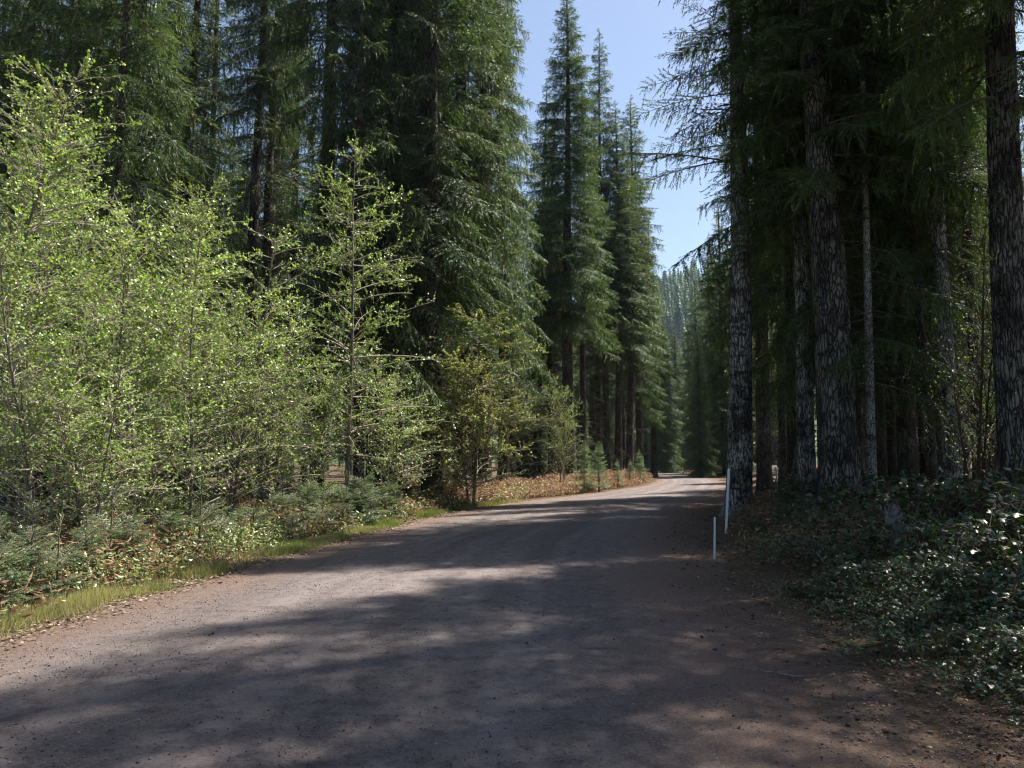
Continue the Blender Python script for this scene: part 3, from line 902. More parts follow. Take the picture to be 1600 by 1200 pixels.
# ------------------------------------------------------------------ broadleaf saplings
def alder(name, seed, H, rad, n_prim, spread, leaf=0.055, nl=1.0, stems=1, bark=None, leafm=None, up=48, lean=0.06, first=0.1, flat=0.0, shape=1.0, sec_len=0.55, twigm=None):
    rng = np.random.default_rng(seed)
    gt_, g = Geo(), Geo()
    for q in range(stems):
        h = H * (1 if q == 0 else rng.uniform(.55, .95))
        n = 16
        s = np.linspace(0, 1, n)
        a = rng.uniform(0, 2 * PI)
        ln = lean * (1 if stems == 1 else 2.5)
        dx = np.cos(a) * ln * h * s ** 1.3 + 0.012 * h * np.sin(s * 7 + q) * s
        dy = np.sin(a) * ln * h * s ** 1.3 + 0.012 * h * np.cos(s * 6 + q) * s
        off = np.array([math.cos(a), math.sin(a)]) * (0.12 if stems > 1 else 0)
        pts = np.stack([dx + off[0], dy + off[1], s * h - 0.15 * (s == 0)], -1)
        r = rad * (1 - s) ** .8 * (1 if q == 0 else .75) + .004
        v, t = tube(pts, r, 8, seed=seed + q, rough=.04)
        gt_.add(v, t, 0, .5)
        A0, A1, AD, AL, CK = [], [], [], [], []
        k = int(n_prim * (1 if q == 0 else .7))
        sp = np.sort(first + (1 - first) * rng.random(k) ** .9 * .97)
        for si in sp:
            b = np.array([np.interp(si, s, pts[:, j]) for j in range(3)])
            az = rng.uniform(0, 2 * PI)
            el = R(rng.normal(up, 10))
            L = (spread * ((1 - si) ** (.75 if shape < 1 else .55) * shape + .12) * np.clip(si / .25, .55, 1)) * rng.uniform(.55, 1.15)
            d = np.array([math.cos(az) * math.cos(el), math.sin(az) * math.cos(el), math.sin(el)])
            m = 7
            u = np.linspace(0, 1, m)
            wob = rng.normal(0, .05, 2)
            sag = -0.18 * (1 - flat)
            bp = b + np.outer(u * L, d) + np.outer(np.sin(u * 3.0) * L, [wob[0], wob[1], 0]) + np.outer(u ** 2 * L * sag, [0, 0, 1])
            v, t = tube(bp, rad * .30 * (1 - si * .6) * (1.05 - u) + .0035, 4)
            g.add(v, t, 1, rng.uniform(.3, .9))
            ck = rng.uniform(.15, 1.9) * (.30 + .85 * si)
            ns = max(2, int(L / .13))
            us = np.linspace(.18, 1, ns) + rng.normal(0, .02, ns)
            us = np.clip(us, .1, 1)
            for uu in us:
                pb = np.array([np.interp(uu, u, bp[:, j]) for j in range(3)])
                dd = unit(d * .8 + rng.normal(0, .6, 3) + np.array([0, 0, .15]))
                l = min(sec_len, .35 * L + .1) * rng.uniform(.3, 1.0) * (1.1 - .5 * uu)
                A0.append(pb); A1.append(pb + dd * l); AD.append(dd); AL.append(l); CK.append(ck)
        A0, A1, AD, AL, CK = map(np.array, (A0, A1, AD, AL, CK))
        v, t = tubes(A0, A1, .0045, .002, 3)
        g.add(v, t, 1, rng.uniform(.2, 1, len(A0)).repeat(6))
        cnt = np.maximum(1, (AL / .055 * nl * CK).astype(int) + rng.integers(0, 2, len(AL)))
        idx = np.repeat(np.arange(len(AL)), cnt)
        u = rng.uniform(.12, 1.12, len(idx))
        P = A0[idx] + AD[idx] * (AL[idx] * u)[:, None]
        D = unit(AD[idx] * .5 + rng.normal(0, .7, (len(idx), 3)) + np.array([0, 0, -.05]))
        S = unit(np.cross(D, rng.normal(0, .6, (len(idx), 3)) + np.array([0, 0, 1.0])))
        ll = leaf * rng.uniform(.5, 1.25, len(idx))
        v, t = leaf_quads(P, D, S, ll, ll * .78, fold=.15)
        tone = np.clip(.45 + .25 * rng.normal(0, 1, len(idx)), 0, 1)
        g.add(v, t, 0, tone.repeat(2))
    return gt_.mesh(name + '_trunk', [bark or M['bark_alder']], smooth=True), g.mesh(name + '_crown', [leafm or M['alder_leaf'], twigm or M['twig_pale']])


SPEC['alder_a'] = alder('alder_a', 51, 7.4, .035, 115, 2.4, up=38, nl=1.45, leaf=.06)
SPEC['alder_b'] = alder('alder_b', 52, 6.2, .045, 80, 2.3, up=34, stems=3, nl=1.3, leaf=.06)
SPEC['alder_c'] = alder('alder_c', 53, 8.4, .04, 105, 2.5, up=38, stems=2, nl=1.4, leaf=.06)
SPEC['alder_d'] = alder('alder_d', 54, 4.4, .03, 60, 1.7, up=32, stems=3, nl=1.6, leaf=.055)
SPEC['slender'] = alder('slender', 55, 8.9, .06, 110, 3.8, up=22, nl=2.3, lean=.01, first=.14, sec_len=.5, shape=.95)
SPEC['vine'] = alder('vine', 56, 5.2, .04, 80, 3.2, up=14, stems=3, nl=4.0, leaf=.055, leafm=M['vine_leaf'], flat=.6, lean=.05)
SPEC['bare'] = alder('bare', 57, 5.5, .04, 40, 2.0, up=48, stems=3, nl=.25, bark=M['cone'], twigm=M['cone'])
for k_, h_ in dict(alder_a=7.4, alder_b=6.2, alder_c=8.4, alder_d=4.4, slender=8.9, vine=5.2, bare=5.5).items():
    SPEC_H[k_] = h_

T('slender', 541, 20.5, 'slender tiered alder with one straight stem and airy yellow green leaves', H=9.9, rot=1.0, name='alder_tree')
T('alder_c', 28, 14.2, 'tall leaning alder with two dark stems near the left edge', H=8.6, rot=2.0, name='alder_tree')
T('alder_a', 295, 14.6, 'alder with thin dark stems leaning right, amid the leafy mass', H=6.0, rot=5.3, name='alder_tree')
ald = [('alder_c', -60, 12.5, 8.0, 'leafy alder reaching past the left edge of the view'), ('alder_a', 95, 16, 7.6, 'bright alder close behind the two dark stems'),
       ('alder_b', 160, 14.5, 6.6, 'bushy many stemmed alder right of the two dark stems'), ('alder_c', 215, 18, 8.0, 'tallest alder of the leafy mass with loose upright top'),
       ('alder_b', 355, 17, 6.3, 'rounded alder on the right shoulder of the leafy mass'), ('alder_d', 420, 18.5, 5.0, 'low pale alder left of the slender tiered alder'),
       ('alder_b', 60, 11.5, 4.6, 'short leafy alder in front of the two dark stems'), ('alder_d', 230, 13.2, 3.6, 'short thin stemmed alder low in the leafy mass'),
       ('alder_b', 10, 17.5, 8.8, 'highest leafy alder against the upper left shade'),
       ('alder_d', 480, 20.5, 4.2, 'low twiggy alder at the foot of the slender tiered alder'), ('alder_d', 620, 21.5, 4.4, 'small alder right of the slender tiered alder'),
       ('alder_d', 140, 11.8, 2.8, 'low leafy alder shoot close to the grassy verge'), ('alder_b', 420, 22, 6.0, 'shaded alder behind the low pale alder')]
for i, (k_, px, Y, H, lab) in enumerate(ald):
    T(k_, px, Y, lab, 'alders massed along the left verge', H=H, rot=i * 2.1, name='alder_tree', s=H / SPEC_H[k_] if H > 4 else .8)
T('alder_b', 1505, 30, 'bright broadleaf tree lit beyond the grey spotted slim trunk', H=8, rot=1.0, name='alder_tree', s=1.3)
T('alder_b', 1560, 36, 'bright broadleaf tree glowing between the trunks at the right edge', H=10, rot=2.0, name='alder_tree', s=1.6)
T('alder_c', 1225, 40, 'low leafy tree lit behind the distant marker post', H=8, rot=3.0, name='alder_tree', s=1.2)
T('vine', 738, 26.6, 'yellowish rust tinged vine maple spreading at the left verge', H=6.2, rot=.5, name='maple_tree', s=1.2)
T('alder_d', 880, 38, 'small bright leafy sapling before the trunk of the tallest fir', H=5.6, rot=1.5, name='alder_tree', s=.75)
T('bare', 1525, 17.5, 'nearly leafless many stemmed shrub left of the pale cracked trunk', H=6.5, rot=.5, name='shrub', s=1.0)
T('bare', 1545, 22, 'leafless shrub deep in the shade beyond the bramble mound', H=6, rot=2.5, name='shrub')

# --- young firs along the left verge
fl = [(12, 8.1, 1.25), (45, 8.8, 1.35), (88, 9.2, 1.1), (-25, 7.6, 1.4), (130, 10.3, 1.0), (170, 11.0, 1.25), (205, 11.2, .95), (262, 12.2, 1.1), (310, 12.6, 1.35), (345, 14, .9), (118, 12, 1.4),
      (395, 15, 1.1), (440, 16.4, 1.2), (480, 17.2, 1.3), (505, 18, 1.5), (540, 18.2, 1.3), (566, 18.8, 1.5), (592, 19.4, 1.2), (622, 20.2, 1.3), (648, 21, 1.1), (525, 16.6, .9), (575, 17.7, .9), (610, 18.6, .9), (460, 15.2, .8)]
for i, (px, Y, H) in enumerate(fl):
    k_ = ['fir_a', 'fir_b', 'fir_c'][i % 3]
    x = min(px2x(px, Y), float(road_l(Y)) - .8)
    place_tree(k_, x, Y, 'knee high blue green fir seedling on the sunny left verge', 'fir seedlings on the left verge', s=H * (.66 + .014 * Y) / SPEC_H[k_], rot=i * 1.7, name='fir_seedling', cat='seedling')
for i, (px, Y, H, lab) in enumerate([(914, 37, 2.6, 'young fir right below the tallest fir, left of a wider twin'), (936, 38, 2.5, 'young bushy fir at the inside of the bend'), (965, 42, 1.6, 'low young fir near the verge inside the bend'),
                                     (1000, 50, 2.2, 'young fir farthest along the verge inside the bend'), (985, 47, 1.6, 'low rounded young fir between two taller ones inside the bend')]):
    T('fir_tall', px, Y, lab, 'young firs inside the bend', H=H * .9, rot=i * 1.3, name='young_fir', s=H / 4.2 * 1.0)


# ------------------------------------------------------------------ brambles, ferns, ground cover, grass
def bramble(name, seed, rad, h, n_cane, leaf=.06):
    rng = np.random.default_rng(seed)
    g, gl = Geo(), Geo()
    P, D = [], []
    for i in range(n_cane):
        az = rng.uniform(0, 2 * PI)
        L = rad * rng.uniform(.5, 1.15)
        hh = h * rng.uniform(.55, 1.1)
        u = np.linspace(0, 1, 9)
        r0 = rng.uniform(0, rad * .35)
        x = r0 + u * L
        z = hh * (np.sin(np.clip(u * 1.15, 0, 1) * PI * .9) * .9 + u * .12)
        bend = rng.normal(0, .35)
        pts = np.stack([np.cos(az + bend * u) * x, np.sin(az + bend * u) * x, z - .05 * (u == 0)], -1)
        v, t = tube(pts, .005 * (1.2 - u * .7), 4)
        g.add(v, t, 0, rng.uniform(.2, .9))
        k = rng.integers(14, 22)
        uu = rng.uniform(.12, 1, k)
        for q in uu:
            P.append([np.interp(q, u, pts[:, j]) for j in range(3)])
            D.append([math.cos(az), math.sin(az), 0])
    P, D = np.array(P), np.array(D)
    n = len(P)
    d0 = unit(D * .3 + rng.normal(0, 1, (n, 3)) * np.array([1, 1, .4]) + np.array([0, 0, .3]))
    Q = P + d0 * rng.uniform(.03, .10, (n, 1))
    v, t = tubes(P, Q, .0018, .0012, 3)
    g.add(v, t, 0, .4)
    up = unit(rng.normal(0, .45, (n, 3)) + np.array([0, 0, 1.0]))
    sd = unit(np.cross(up, d0))
    fw = unit(np.cross(sd, up))
    tone = np.clip(.4 + .25 * rng.normal(0, 1, n), 0, 1)
    for ang in (-72, 0, 72):
        a = R(ang)
        dd = unit(fw * math.cos(a) + sd * math.sin(a) - up * rng.uniform(0, .3, (n, 1)))
        s2 = unit(np.cross(up, dd))
        ll = leaf * rng.uniform(.75, 1.3, n) * (1.1 if ang == 0 else .9)
        v, t = leaf_quads(Q, dd, s2, ll, ll * .7, fold=-.12)
        gl.add(v, t, 0, tone.repeat(2))
    return g.mesh(name + '_canes', [M['cane']]), gl.mesh(name + '_leaves', [M['bramble_leaf']])


BR = [bramble('bramble_a', 61, 1.0, .55, 40), bramble('bramble_b', 62, .8, .4, 32, .055), bramble('bramble_c', 63, 1.2, .75, 44, .065)]
rng = np.random.default_rng(5)


def bush(i, x, y, s, label, group):
    c_, l_ = BR[i]
    e = obj('bramble_bush', None, loc=(x, y, gz(x, y) - .03), rot=(0, 0, rng.uniform(0, 6.28)), scale=(s, s, s * rng.uniform(.85, 1.15)))
    props(e, label, 'bush', group)
    obj('canes', c_, e)
    obj('leaves', l_, e)


BP = []
for _ in range(6000):
    if len(BP) >= 66: break
    Y = rng.uniform(5.0, 19) if rng.random() < .8 else rng.uniform(19, 26)
    x = rng.uniform(3, 14)
    dr = x - road_r(Y)
    lim = .95 if Y < 12 else 1.3
    if dr < lim or px2x(1760, Y) < x: continue
    if any((x - a) ** 2 + (Y - b) ** 2 < .95 ** 2 for a, b in BP): continue
    BP.append((x, Y))
    i = int(rng.integers(0, 3))
    s = rng.uniform(.7, 1.15) * (0.55 if dr < 1.9 else 1.0)
    if 8.0 < Y < 14.5 and dr > 2.6:
        s *= rng.choice([1.0, 1.25, 1.6])
    bush(i, x, Y, s, 'glossy green bramble clump under the firs right of the road', 'bramble clumps right of the road')


NB = []
for _ in range(3000):
    if len(NB) >= 20: break
    Y = rng.uniform(4.2, 9.5)
    x = float(road_r(Y)) + rng.uniform(.75, 2.4)
    if px2x(1720, Y) < x or any((x - a) ** 2 + (Y - b) ** 2 < .55 ** 2 for a, b in NB): continue
    NB.append((x, Y))
    bush(int(rng.integers(0, 2)), x, Y, rng.uniform(.32, .55) + .12 * (x - float(road_r(Y)) - .75), 'low creeping bramble clump on the dark litter at the near right shoulder', 'low bramble clumps at the near right shoulder')


def scatter(n, y0, y1, f, seed, near=1.5):
    """Random points (x, y) where f(x, y) gives a keep probability, thinning with distance."""
    rng = np.random.default_rng(seed)
    xs, ys = [], []
    tot = 0
    while tot < n:
        y = y0 + (y1 - y0) * rng.random(60000) ** near
        x = rng.uniform(-30, 32, 60000)
        k = rng.random(60000) < f(x, y)
        xs.append(x[k]); ys.append(y[k]); tot += k.sum()
        if k.sum() == 0: break
    return np.concatenate(xs)[:n], np.concatenate(ys)[:n], rng


def leafy_cover(name, mat, n, y0, y1, f, seed, hmax, leaf, per=7, spread=.12, asp=.6, near=1.5, twig=None, upright=.3, grow=0.0):
    x, y, rng = scatter(n, y0, y1, f, seed, near)
    n = len(x)
    z = ground_z(x, y)
    h = hmax * rng.uniform(.25, 1, n) * (0.6 + 0.9 * np.clip(vnoise(x, y, 1.1, seed) + .5, 0, 1))
    g = Geo()
    B = np.stack([x, y, z - .02], -1)
    E = B + np.stack([rng.normal(0, .2, n) * h, rng.normal(0, .2, n) * h, h], -1)
    if twig is not None:
        v, t = tubes(B, E, .003, .0015, 3)
        g.add(v, t, 1, .5)
    idx = np.repeat(np.arange(n), per)
    u = rng.uniform(.25, 1.05, len(idx))
    sc_ = 1 + grow * y[idx] / 20.0
    P = B[idx] + (E - B)[idx] * u[:, None] + rng.normal(0, 1, (len(idx), 3)) * spread * (h[idx] / hmax)[:, None] * np.array([1, 1, .4])
    D = unit(rng.normal(0, 1, (len(idx), 3)) * np.array([1, 1, .5]) + np.array([0, 0, upright]))
    S = unit(np.cross(D, rng.normal(0, .5, (len(idx), 3)) + np.array([0, 0, 1.0])))
    ll = leaf * rng.uniform(.5, 1.35, len(idx)) * sc_
    v, t = leaf_quads(P, D, S, ll, ll * asp)
    tone = np.clip(.45 + .3 * rng.normal(0, 1, len(idx)), 0, 1)
    g.add(v, t, 0, tone.repeat(2))
    o = obj(name, g.mesh(name, [mat, twig or mat]))
    props(o, kind='stuff')
    return o


def dl(x, y): return road_l(y) - x
def dr(x, y): return x - road_r(y)


def sm(v, a, b): return np.clip((v - a) / (b - a), 0, 1)


o = leafy_cover('undergrowth', M['ground_leaf'], 26000, 5.5, 42, lambda x, y: sm(dl(x, y), .35, 1.0) * (dl(x, y) < 9) * (.35 + .65 * (vnoise(x, y, 1.2, 3) > -.1)) * (1 - .45 * sm(y, 22, 26)), 71, .42, .05, per=8, spread=.09, twig=M['cane'], grow=.35)
props(o, 'pale leafy ground cover along the sunny left verge', 'ground cover')
o = leafy_cover('dry_ferns', M['dead_fern'], 18000, 7, 62, lambda x, y: (sm(dl(x, y), .3, .8) * (dl(x, y) < 5.5) * np.where(y > 21, 1.0, .5 * (vnoise(x, y, 1.5, 9) > .0))), 72, .5, .09, per=8, spread=.12, asp=.26, near=1.2, twig=M['cane'], grow=.35)
props(o, 'rust brown dry ferns lining the left of the road bend', 'ferns')
o = leafy_cover('dry_ferns', M['dead_fern'], 3200, 12, 34, lambda x, y: (sm(dr(x, y), .5, 1.4) * (dr(x, y) < 6) * (vnoise(x, y, 1.6, 19) > .0)), 73, .34, .085, per=8, spread=.12, asp=.26, near=1.0, twig=M['cane'], grow=.2)
props(o, 'rust brown dry ferns around the lichen spotted trunk', 'ferns')
o = leafy_cover('undergrowth', M['bramble_leaf'], 15000, 3.5, 45, lambda x, y: sm(dr(x, y), .5, 1.6) * (dr(x, y) < 14) * (.25 + .75 * (vnoise(x, y, 1.1, 23) > -.05)), 74, .26, .05, per=7, spread=.08, near=2.0, twig=M['cane'], grow=.3)
props(o, 'low dark green leafy cover under the right hand firs', 'ground cover')

# grass
def grass(n, y0, y1, f, seed, hm, label):
    x, y, rng = scatter(n, y0, y1, f, seed, 1.4)
    n = len(x)
    per = 9
    idx = np.repeat(np.arange(n), per)
    P = np.stack([x[idx] + rng.normal(0, .03, n * per), y[idx] + rng.normal(0, .03, n * per), np.zeros(n * per)], -1)
    P[:, 2] = ground_z(P[:, 0], P[:, 1]) - .01
    D = unit(rng.normal(0, .38, (n * per, 3)) + np.array([0, 0, 1.0]))
    S = unit(np.cross(D, rng.normal(0, 1, (n * per, 3))))
    hgt = hm * rng.uniform(.3, 1.2, n * per) * (.5 + (vnoise(x, y, .8, 31) + .5))[idx]
    w = .005 * (1 + P[:, 1] / 18)
    v, t = spikes(P, D, S, hgt, w)
    g = Geo()
    tone = np.clip(.55 + .25 * rng.normal(0, 1, n * per) + .9 * vnoise(x, y, 1.1, 33)[idx], 0, 1)
    g.add(v, t, 0, tone)
    o = obj('grass', g.mesh('grass', [M['grass']]))
    props(o, label, 'grass', kind='stuff')


grass(7000, 5.0, 30, lambda x, y: np.clip(1 - np.abs(dl(x, y) - .45) / .5, 0, 1) * (.03 + .97 * sm(vnoise(x, y, .7, 41), .02, .3)), 81, .15, 'bright green grass fringe on the left road edge')
grass(1500, 4.5, 30, lambda x, y: sm(dr(x, y), .6, 1.2) * (dr(x, y) < 6) * .5 * (vnoise(x, y, .9, 43) > .1), 82, .14, 'sparse shaded grass right of the road')

# dry litter on verges and under the firs: little flat flakes, needles and twigs
def litter(n, y0, y1, f, seed, label, size=.03, tone=.45):
    x, y, rng = scatter(n, y0, y1, f, seed, 1.6)
    n = len(x)
    inside = (dl(x, y) < 0) & (dr(x, y) < 0)
    P = np.stack([x, y, ground_z(x, y) + .012 + .02 * inside], -1)
    D = unit(rng.normal(0, 1, (n, 3)) * np.array([1, 1, .18]))
    S = unit(np.cross(D, rng.normal(0, .3, (n, 3)) + np.array([0, 0, 1.0])))
    ll = size * rng.uniform(.4, 1.8, n) * (1 + y / 25)
    v, t = leaf_quads(P, D, S, ll, ll * rng.choice([.12, .5, .7], n), fold=.15)
    g = Geo().add(v, t, 0, np.clip(tone + .25 * rng.normal(0, 1, n), 0, 1).repeat(2))
    o = obj('leaf_litter', g.mesh('leaf_litter', [M['litter']]))
    props(o, label, 'litter', kind='stuff')


litter(16000, 4, 24, lambda x, y: np.where(dl(x, y) > -.35, np.clip(1 - np.abs(dl(x, y) - .5) / 1.0, 0, 1), 0), 91, 'dry leaf and needle litter on the left road edge')
litter(24000, 3.2, 26, lambda x, y: np.where(dr(x, y) > -.6, np.clip(1 - np.abs(dr(x, y) - .7) / 1.6, 0, 1) + .15 * (dr(x, y) > 0) * (dr(x, y) < 7), 0), 92, 'dry twig and leaf litter on the right road edge', size=.024, tone=.28)


# stones: small angular lumps
def lumps(n, y0, y1, f, seed, s0, s1, mat, near=2.0):
    x, y, rng = scatter(n, y0, y1, f, seed, near)
    n = len(x)
    base = np.array([[1, 0, 0], [-1, 0, 0], [0, 1, 0], [0, -1, 0], [0, 0, 1], [0, 0, -1.0]])
    tri = np.array([[0, 2, 4], [2, 1, 4], [1, 3, 4], [3, 0, 4], [2, 0, 5], [1, 2, 5], [3, 1, 5], [0, 3, 5]])
    s = s0 + (s1 - s0) * rng.random(n) ** 2.2
    v = base[None] * rng.uniform(.55, 1.2, (n, 6, 1)) * s[:, None, None] * np.array([1, 1, .62])
    a = rng.uniform(0, 6.28, n)
    c_, s_ = np.cos(a), np.sin(a)
    vx = v[..., 0] * c_[:, None] - v[..., 1] * s_[:, None] * rng.uniform(.5, 1, (n, 1))
    vy = v[..., 0] * s_[:, None] + v[..., 1] * c_[:, None]
    zz = np.maximum(ground_z(x, y), -.02) + .004
    wid = np.clip((x - road_l(y)) / (road_r(y) - road_l(y)), 0, 1)
    zz += .035 * (1 - (2 * wid - 1) ** 2) * ((dl(x, y) < 0) & (dr(x, y) < 0))
    v = np.stack([vx + x[:, None], vy + y[:, None], v[..., 2] + zz[:, None] + s[:, None] * .25], -1)
    t = tri[None] + (np.arange(n) * 6)[:, None, None]
    g = Geo().add(v.reshape(-1, 3), t.reshape(-1, 3), 0, rng.random(n).repeat(8))
    return g


g = lumps(52000, 3.0, 30, lambda x, y: ((dl(x, y) < .1) & (dr(x, y) < .5)) * (.35 + .65 * (np.abs((x - road_l(y)) / (road_r(y) - road_l(y)) - .5) * 2) ** 3), 101, .003, .013, M['stone'])
o = obj('gravel', g.mesh('gravel', [M['stone']], smooth=False))
props(o, 'loose small stones scattered over the dirt road', 'gravel', kind='stuff')
g = lumps(170, 3.6, 20, lambda x, y: np.clip(1 - np.abs(dr(x, y) + .1) / 1.1, 0, 1), 102, .014, .034, M['cone'], near=1.2)
o = obj('cone_litter', g.mesh('cone_litter', [M['cone']], smooth=True))
props(o, 'dark fallen fir cones and clods along the right road edge', 'litter', kind='stuff')
g = lumps(45, 4, 20, lambda x, y: ((dl(x, y) < 0) & (dr(x, y) < 0)) * 1.0, 103, .01, .022, M['cone'], near=1.2)
o = obj('cone_litter', g.mesh('cone_litter', [M['cone']], smooth=True))
props(o, 'few dark fir cones lying on the open road', 'litter', kind='stuff')


# ------------------------------------------------------------------ posts, stump, branches
def post(px, Y, h, w, lean, label, cap=False, face=False, name='marker_post'):
    x = px2x(px, Y)
    e = obj(name, None, loc=(x, Y, gz(x, Y)), rot=(0, lean, .3))
    props(e, label, 'post')
    # a hollow-backed flexible post: shallow curved strip with thickness
    a = np.linspace(-1.1, 1.1, 9)
    outer = np.stack([np.sin(a) * w / 2, -np.cos(a) * w * .35], -1)
    inner = np.stack([np.sin(a[::-1]) * (w / 2 - .004), -np.cos(a[::-1]) * w * .35 + .006], -1)
    ring = np.concatenate([outer, inner])
    n = len(ring)
    zs = [-.15, .0, h * .5, h - .03, h]
    sc_ = [1, 1, 1, 1, .8]
    v = np.concatenate([np.concatenate([ring * s_, np.full((n, 1), z_)], 1) for z_, s_ in zip(zs, sc_)])
    k = np.arange(n)
    t = np.concatenate([np.concatenate([np.stack([k + i * n, (k + 1) % n + i * n, (k + 1) % n + (i + 1) * n], -1), np.stack([k + i * n, (k + 1) % n + (i + 1) * n, k + (i + 1) * n], -1)]) for i in range(len(zs) - 1)])
    top = (len(zs) - 1) * n
    m_ = n // 2
    for i in range(m_ - 1):
        t = np.vstack([t, [[top + i, top + i + 1, top + n - 2 - i], [top + i, top + n - 2 - i, top + n - 1 - i]]])
    obj('shaft', Geo().add(v, t, 0, .6).mesh('post_shaft', [M['paint']]), e)
    if face:
        b = np.array([[-.09, -.03, h - .16], [.09, -.03, h - .16], [.09, -.03, h + .02], [-.09, -.03, h + .02], [-.09, -.02, h - .16], [.09, -.02, h - .16], [.09, -.02, h + .02], [-.09, -.02, h + .02]])
        q = np.array([[0, 1, 2], [0, 2, 3], [5, 4, 7], [5, 7, 6], [3, 2, 6], [3, 6, 7], [0, 4, 5], [0, 5, 1], [1, 5, 6], [1, 6, 2], [0, 3, 7], [0, 7, 4]])
        obj('reflector', Geo().add(b, q, 0, .8).mesh('reflector', [M['marker_face']]), e)


post(1134, 16.9, 1.36, .07, R(4.5), 'leaning white roadside post in front of the lichen spotted trunk')
post(1116, 12.8, .66, .04, R(2), 'short thin grey stake left of the leaning white post', name='stake')
post(1214, 34, .95, .08, 0, 'small distant marker post with pale blue plate in the shade', face=True)

# stump with a splintered pale side
rng = np.random.default_rng(9)
sx, sy = px2x(1402, 11.2), 11.2
n = 22
a = np.arange(n) * 2 * PI / n
g = Geo()
rows = [(-.1, .36), (0.05, .33), (.2, .27), (.45, .24), (.7, .23)]
vv = []
for z_, r_ in rows:
    vv.append(np.stack([np.cos(a) * r_ * (1 + .10 * np.sin(a * 5) + .04 * rng.normal(0, 1, n)), np.sin(a) * r_ * (1 + .1 * np.sin(a * 5)), np.full(n, z_)], -1))
vv[-1][:, 2] += .22 * rng.random(n) + .12 * np.sin(a)
vv.append(vv[-1] * np.array([.55, .55, 1]) - np.array([0, 0, .16]))
v = np.concatenate(vv + [np.array([[0, 0, .5]])])
k = np.arange(n)
t = np.concatenate([np.concatenate([np.stack([k + i * n, (k + 1) % n + i * n, (k + 1) % n + (i + 1) * n], -1), np.stack([k + i * n, (k + 1) % n + (i + 1) * n, k + (i + 1) * n], -1)]) for i in range(5)])
t = np.vstack([t, np.stack([5 * n + k, 5 * n + (k + 1) % n, np.full(n, 6 * n)], -1)])
g.add(v, t, 0, .6)
o = obj('tree_stump', g.mesh('tree_stump', [M['dead_wood']], smooth=False), loc=(sx, sy, gz(sx, sy)), scale=(.5, .5, .75))
props(o, 'weathered grey broken stump half buried in the bramble mound', 'stump')

def stick(x, y, L, r, az, label, z=0.03, el=.05):
    u = np.linspace(0, 1, 9)
    rg = np.random.default_rng(int(abs(x * 100 + y * 10)))
    d = np.array([math.cos(az), math.sin(az), el])
    pts = np.outer(u * L, d) + np.stack([rg.normal(0, .02 * L, 9), rg.normal(0, .02 * L, 9), np.zeros(9)], -1)
    v, t = tube(pts, r * (1.1 - .7 * u), 6, cap=True)
    g = Geo().add(v, t, 0, .7)
    v, t = tubes(pts[[3, 5, 6]], pts[[3, 5, 6]] + unit(rg.normal(0, 1, (3, 3)) * np.array([1, 1, .2]) + d) * L * .25, r * .4, r * .15, 4)
    g.add(v, t, 0, .8)
    o = obj('fallen_branch', g.mesh('fallen_branch', [M['dead_wood']], smooth=True), loc=(x, y, gz(x, y) + z))
    props(o, label, 'branch')


stick(2.1, 5.9, .55, .008, 2.8, 'thin pale twig lying on the right shoulder of the road')
stick(5.9, 15.5, 1.2, .02, .3, 'grey fallen branch below the massive furrowed trunk', z=.25, el=.12)
stick(6.3, 10.4, 1.3, .018, -.6, 'grey dead branch lying across the bramble mound', z=.75, el=-.25)
stick(-6.6, 13.6, 1.7, .03, .7, 'brown fallen branch leaning among the left verge seedlings', z=.1, el=.4)

# ------------------------------------------------------------------ hills and the woods on them
ha = np.radians(np.linspace(-80, 80, 120))
hr = np.linspace(210, 840, 32)
HA, HR = np.meshgrid(ha, hr)
def hill_z(x, y):
    r = np.hypot(x, y)
    az = np.degrees(np.arctan2(x, y))
    rise = np.clip((r - 260) / 330, 0, 1)
    rise = rise * rise * (3 - 2 * rise)
    top = 128 + 22 * vnoise(az, az * 0, 9, 3) * 2 + 6 * vnoise(az, az * 0, 2.5, 4)
    return -3 + rise * top * (1 - .35 * np.clip((r - 700) / 600, 0, 1)) + 5 * vnoise(x, y, 60, 7) * rise
HX, HY = np.sin(HA) * HR, np.cos(HA) * HR
nh, mh = HX.shape
ii = (np.arange(nh - 1)[:, None] * mh + np.arange(mh - 1)[None]).ravel()
ht = np.concatenate([np.stack([ii, ii + mh + 1, ii + 1], -1), np.stack([ii, ii + mh, ii + mh + 1], -1)])
hm = plain_mat('hill_floor', (0.03, 0.045, 0.018), (0.07, 0.09, 0.035), scale=.05, rough=1.0)
o = obj('hills', Geo().add(np.stack([HX, HY, hill_z(HX, HY)], -1).reshape(-1, 3), ht).mesh('hills', [hm], smooth=True))
props(o, kind='structure')

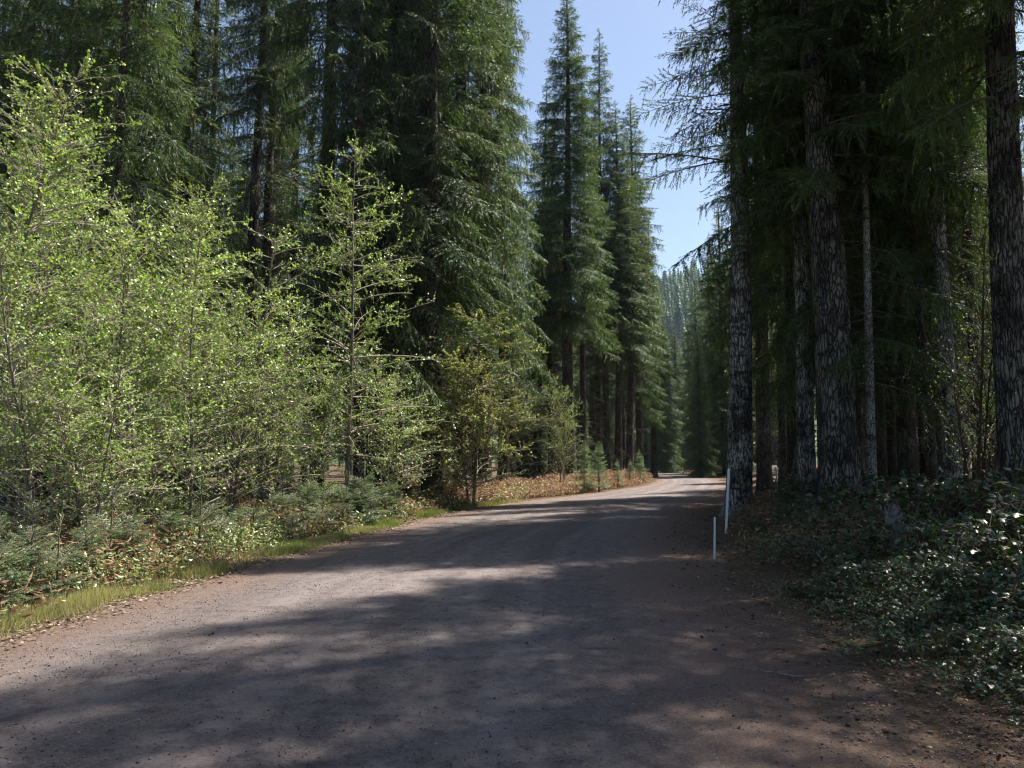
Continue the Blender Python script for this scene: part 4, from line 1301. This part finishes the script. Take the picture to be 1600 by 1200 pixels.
# one far wood: ragged low-detail firs built into a single mass on the hill and valley floor
rng = np.random.default_rng(44)
g = Geo()
def far_fir(H, rng):
    gg = Geo()
    k = 15
    for i in range(k):
        f = i / k
        z = H * (.08 + .92 * f)
        r = H * .21 * (1 - f) ** .65 + .12
        n = 9
        a = np.arange(n) * 2 * PI / n + rng.random() * 6
        rr = r * rng.uniform(.55, 1.2, n)
        tipz = z - H * .035 * rng.uniform(.4, 1.5, n)
        P = np.stack([np.zeros(n), np.zeros(n), np.full(n, z + H * .045)], -1)
        tip = np.stack([np.cos(a) * rr, np.sin(a) * rr, tipz], -1)
        sd_ = np.stack([-np.sin(a), np.cos(a), np.zeros(n)], -1) * (r * .3)[..., None] if False else np.stack([-np.sin(a), np.cos(a), np.zeros(n)], -1) * r * .28
        mid_ = P * .45 + tip * .55
        v = np.stack([P, mid_ - sd_, tip, mid_ + sd_], 1).reshape(-1, 3)
        t = (np.array([[0, 1, 2], [0, 2, 3]])[None] + (np.arange(n) * 4)[:, None, None]).reshape(-1, 3)
        gg.add(v, t, 0, np.clip(.35 + .35 * f + .1 * rng.normal(0, 1, n * 2), 0, 1))
    v, t = tube([[0, 0, -1], [0, 0, H * .95]], [H * .012, .03], 5)
    gg.add(v, t, 1, .3)
    return gg.pack()
ff = [far_fir(20, rng) for _ in range(5)]
cnt = 0
for _ in range(20000):
    if cnt >= 1500: break
    az = rng.uniform(6, 20) if rng.random() < .75 else rng.uniform(-38, 38)
    r = rng.uniform(150, 760)
    x, y = math.sin(R(az)) * r, math.cos(R(az)) * r
    z = max(float(hill_z(x, y)) if r > 215 else -99, gz(x, y))
    H = rng.uniform(15, 27)
    if r < 260 and 8 < az < 18: H *= .8
    v, t, m, k = ff[rng.integers(0, 5)]
    v = rotz(v * (H / 20) * np.array([rng.uniform(.8, 1.2)] * 2 + [1]), rng.uniform(0, 6.28)) + np.array([x, y, z])
    g.add(v, t, m, np.clip(k + rng.normal(0, .12), 0, 1))
    cnt += 1
o = obj('far_forest', g.mesh('far_forest', [M['needle'], M['twig']]))
props(o, 'distant blue green conifer wood covering the hillside in the gap', 'forest', kind='stuff')

# ------------------------------------------------------------------ haze
def haze():
    x0, x1, y0, y1, z0, z1 = -860, 860, -310, 1010, -14, 180
    v = np.array([[x, y, z] for z in (z0, z1) for y in (y0, y1) for x in (x0, x1)], float)
    q = [(0, 2, 3, 1), (4, 5, 7, 6), (0, 1, 5, 4), (1, 3, 7, 5), (3, 2, 6, 7), (2, 0, 4, 6)]
    t = [x for a, b, c, d in q for x in ((a, b, c), (a, c, d))]
    m, nt, out = new_mat('haze')
    pv = N(nt, 'ShaderNodeVolumePrincipled')
    pv.inputs['Color'].default_value = (0.6, 0.78, 1.0, 1)
    pv.inputs['Density'].default_value = 0.00015
    pv.inputs['Anisotropy'].default_value = 0.2
    nt.links.new(pv.outputs[0], out.inputs['Volume'])
    o = obj('haze', Geo().add(v, t).mesh('haze', [m]))
    props(o, 'thin blue summer haze in front of the far hill', 'haze', kind='stuff')
USE_HAZE = True
if USE_HAZE:
    haze()
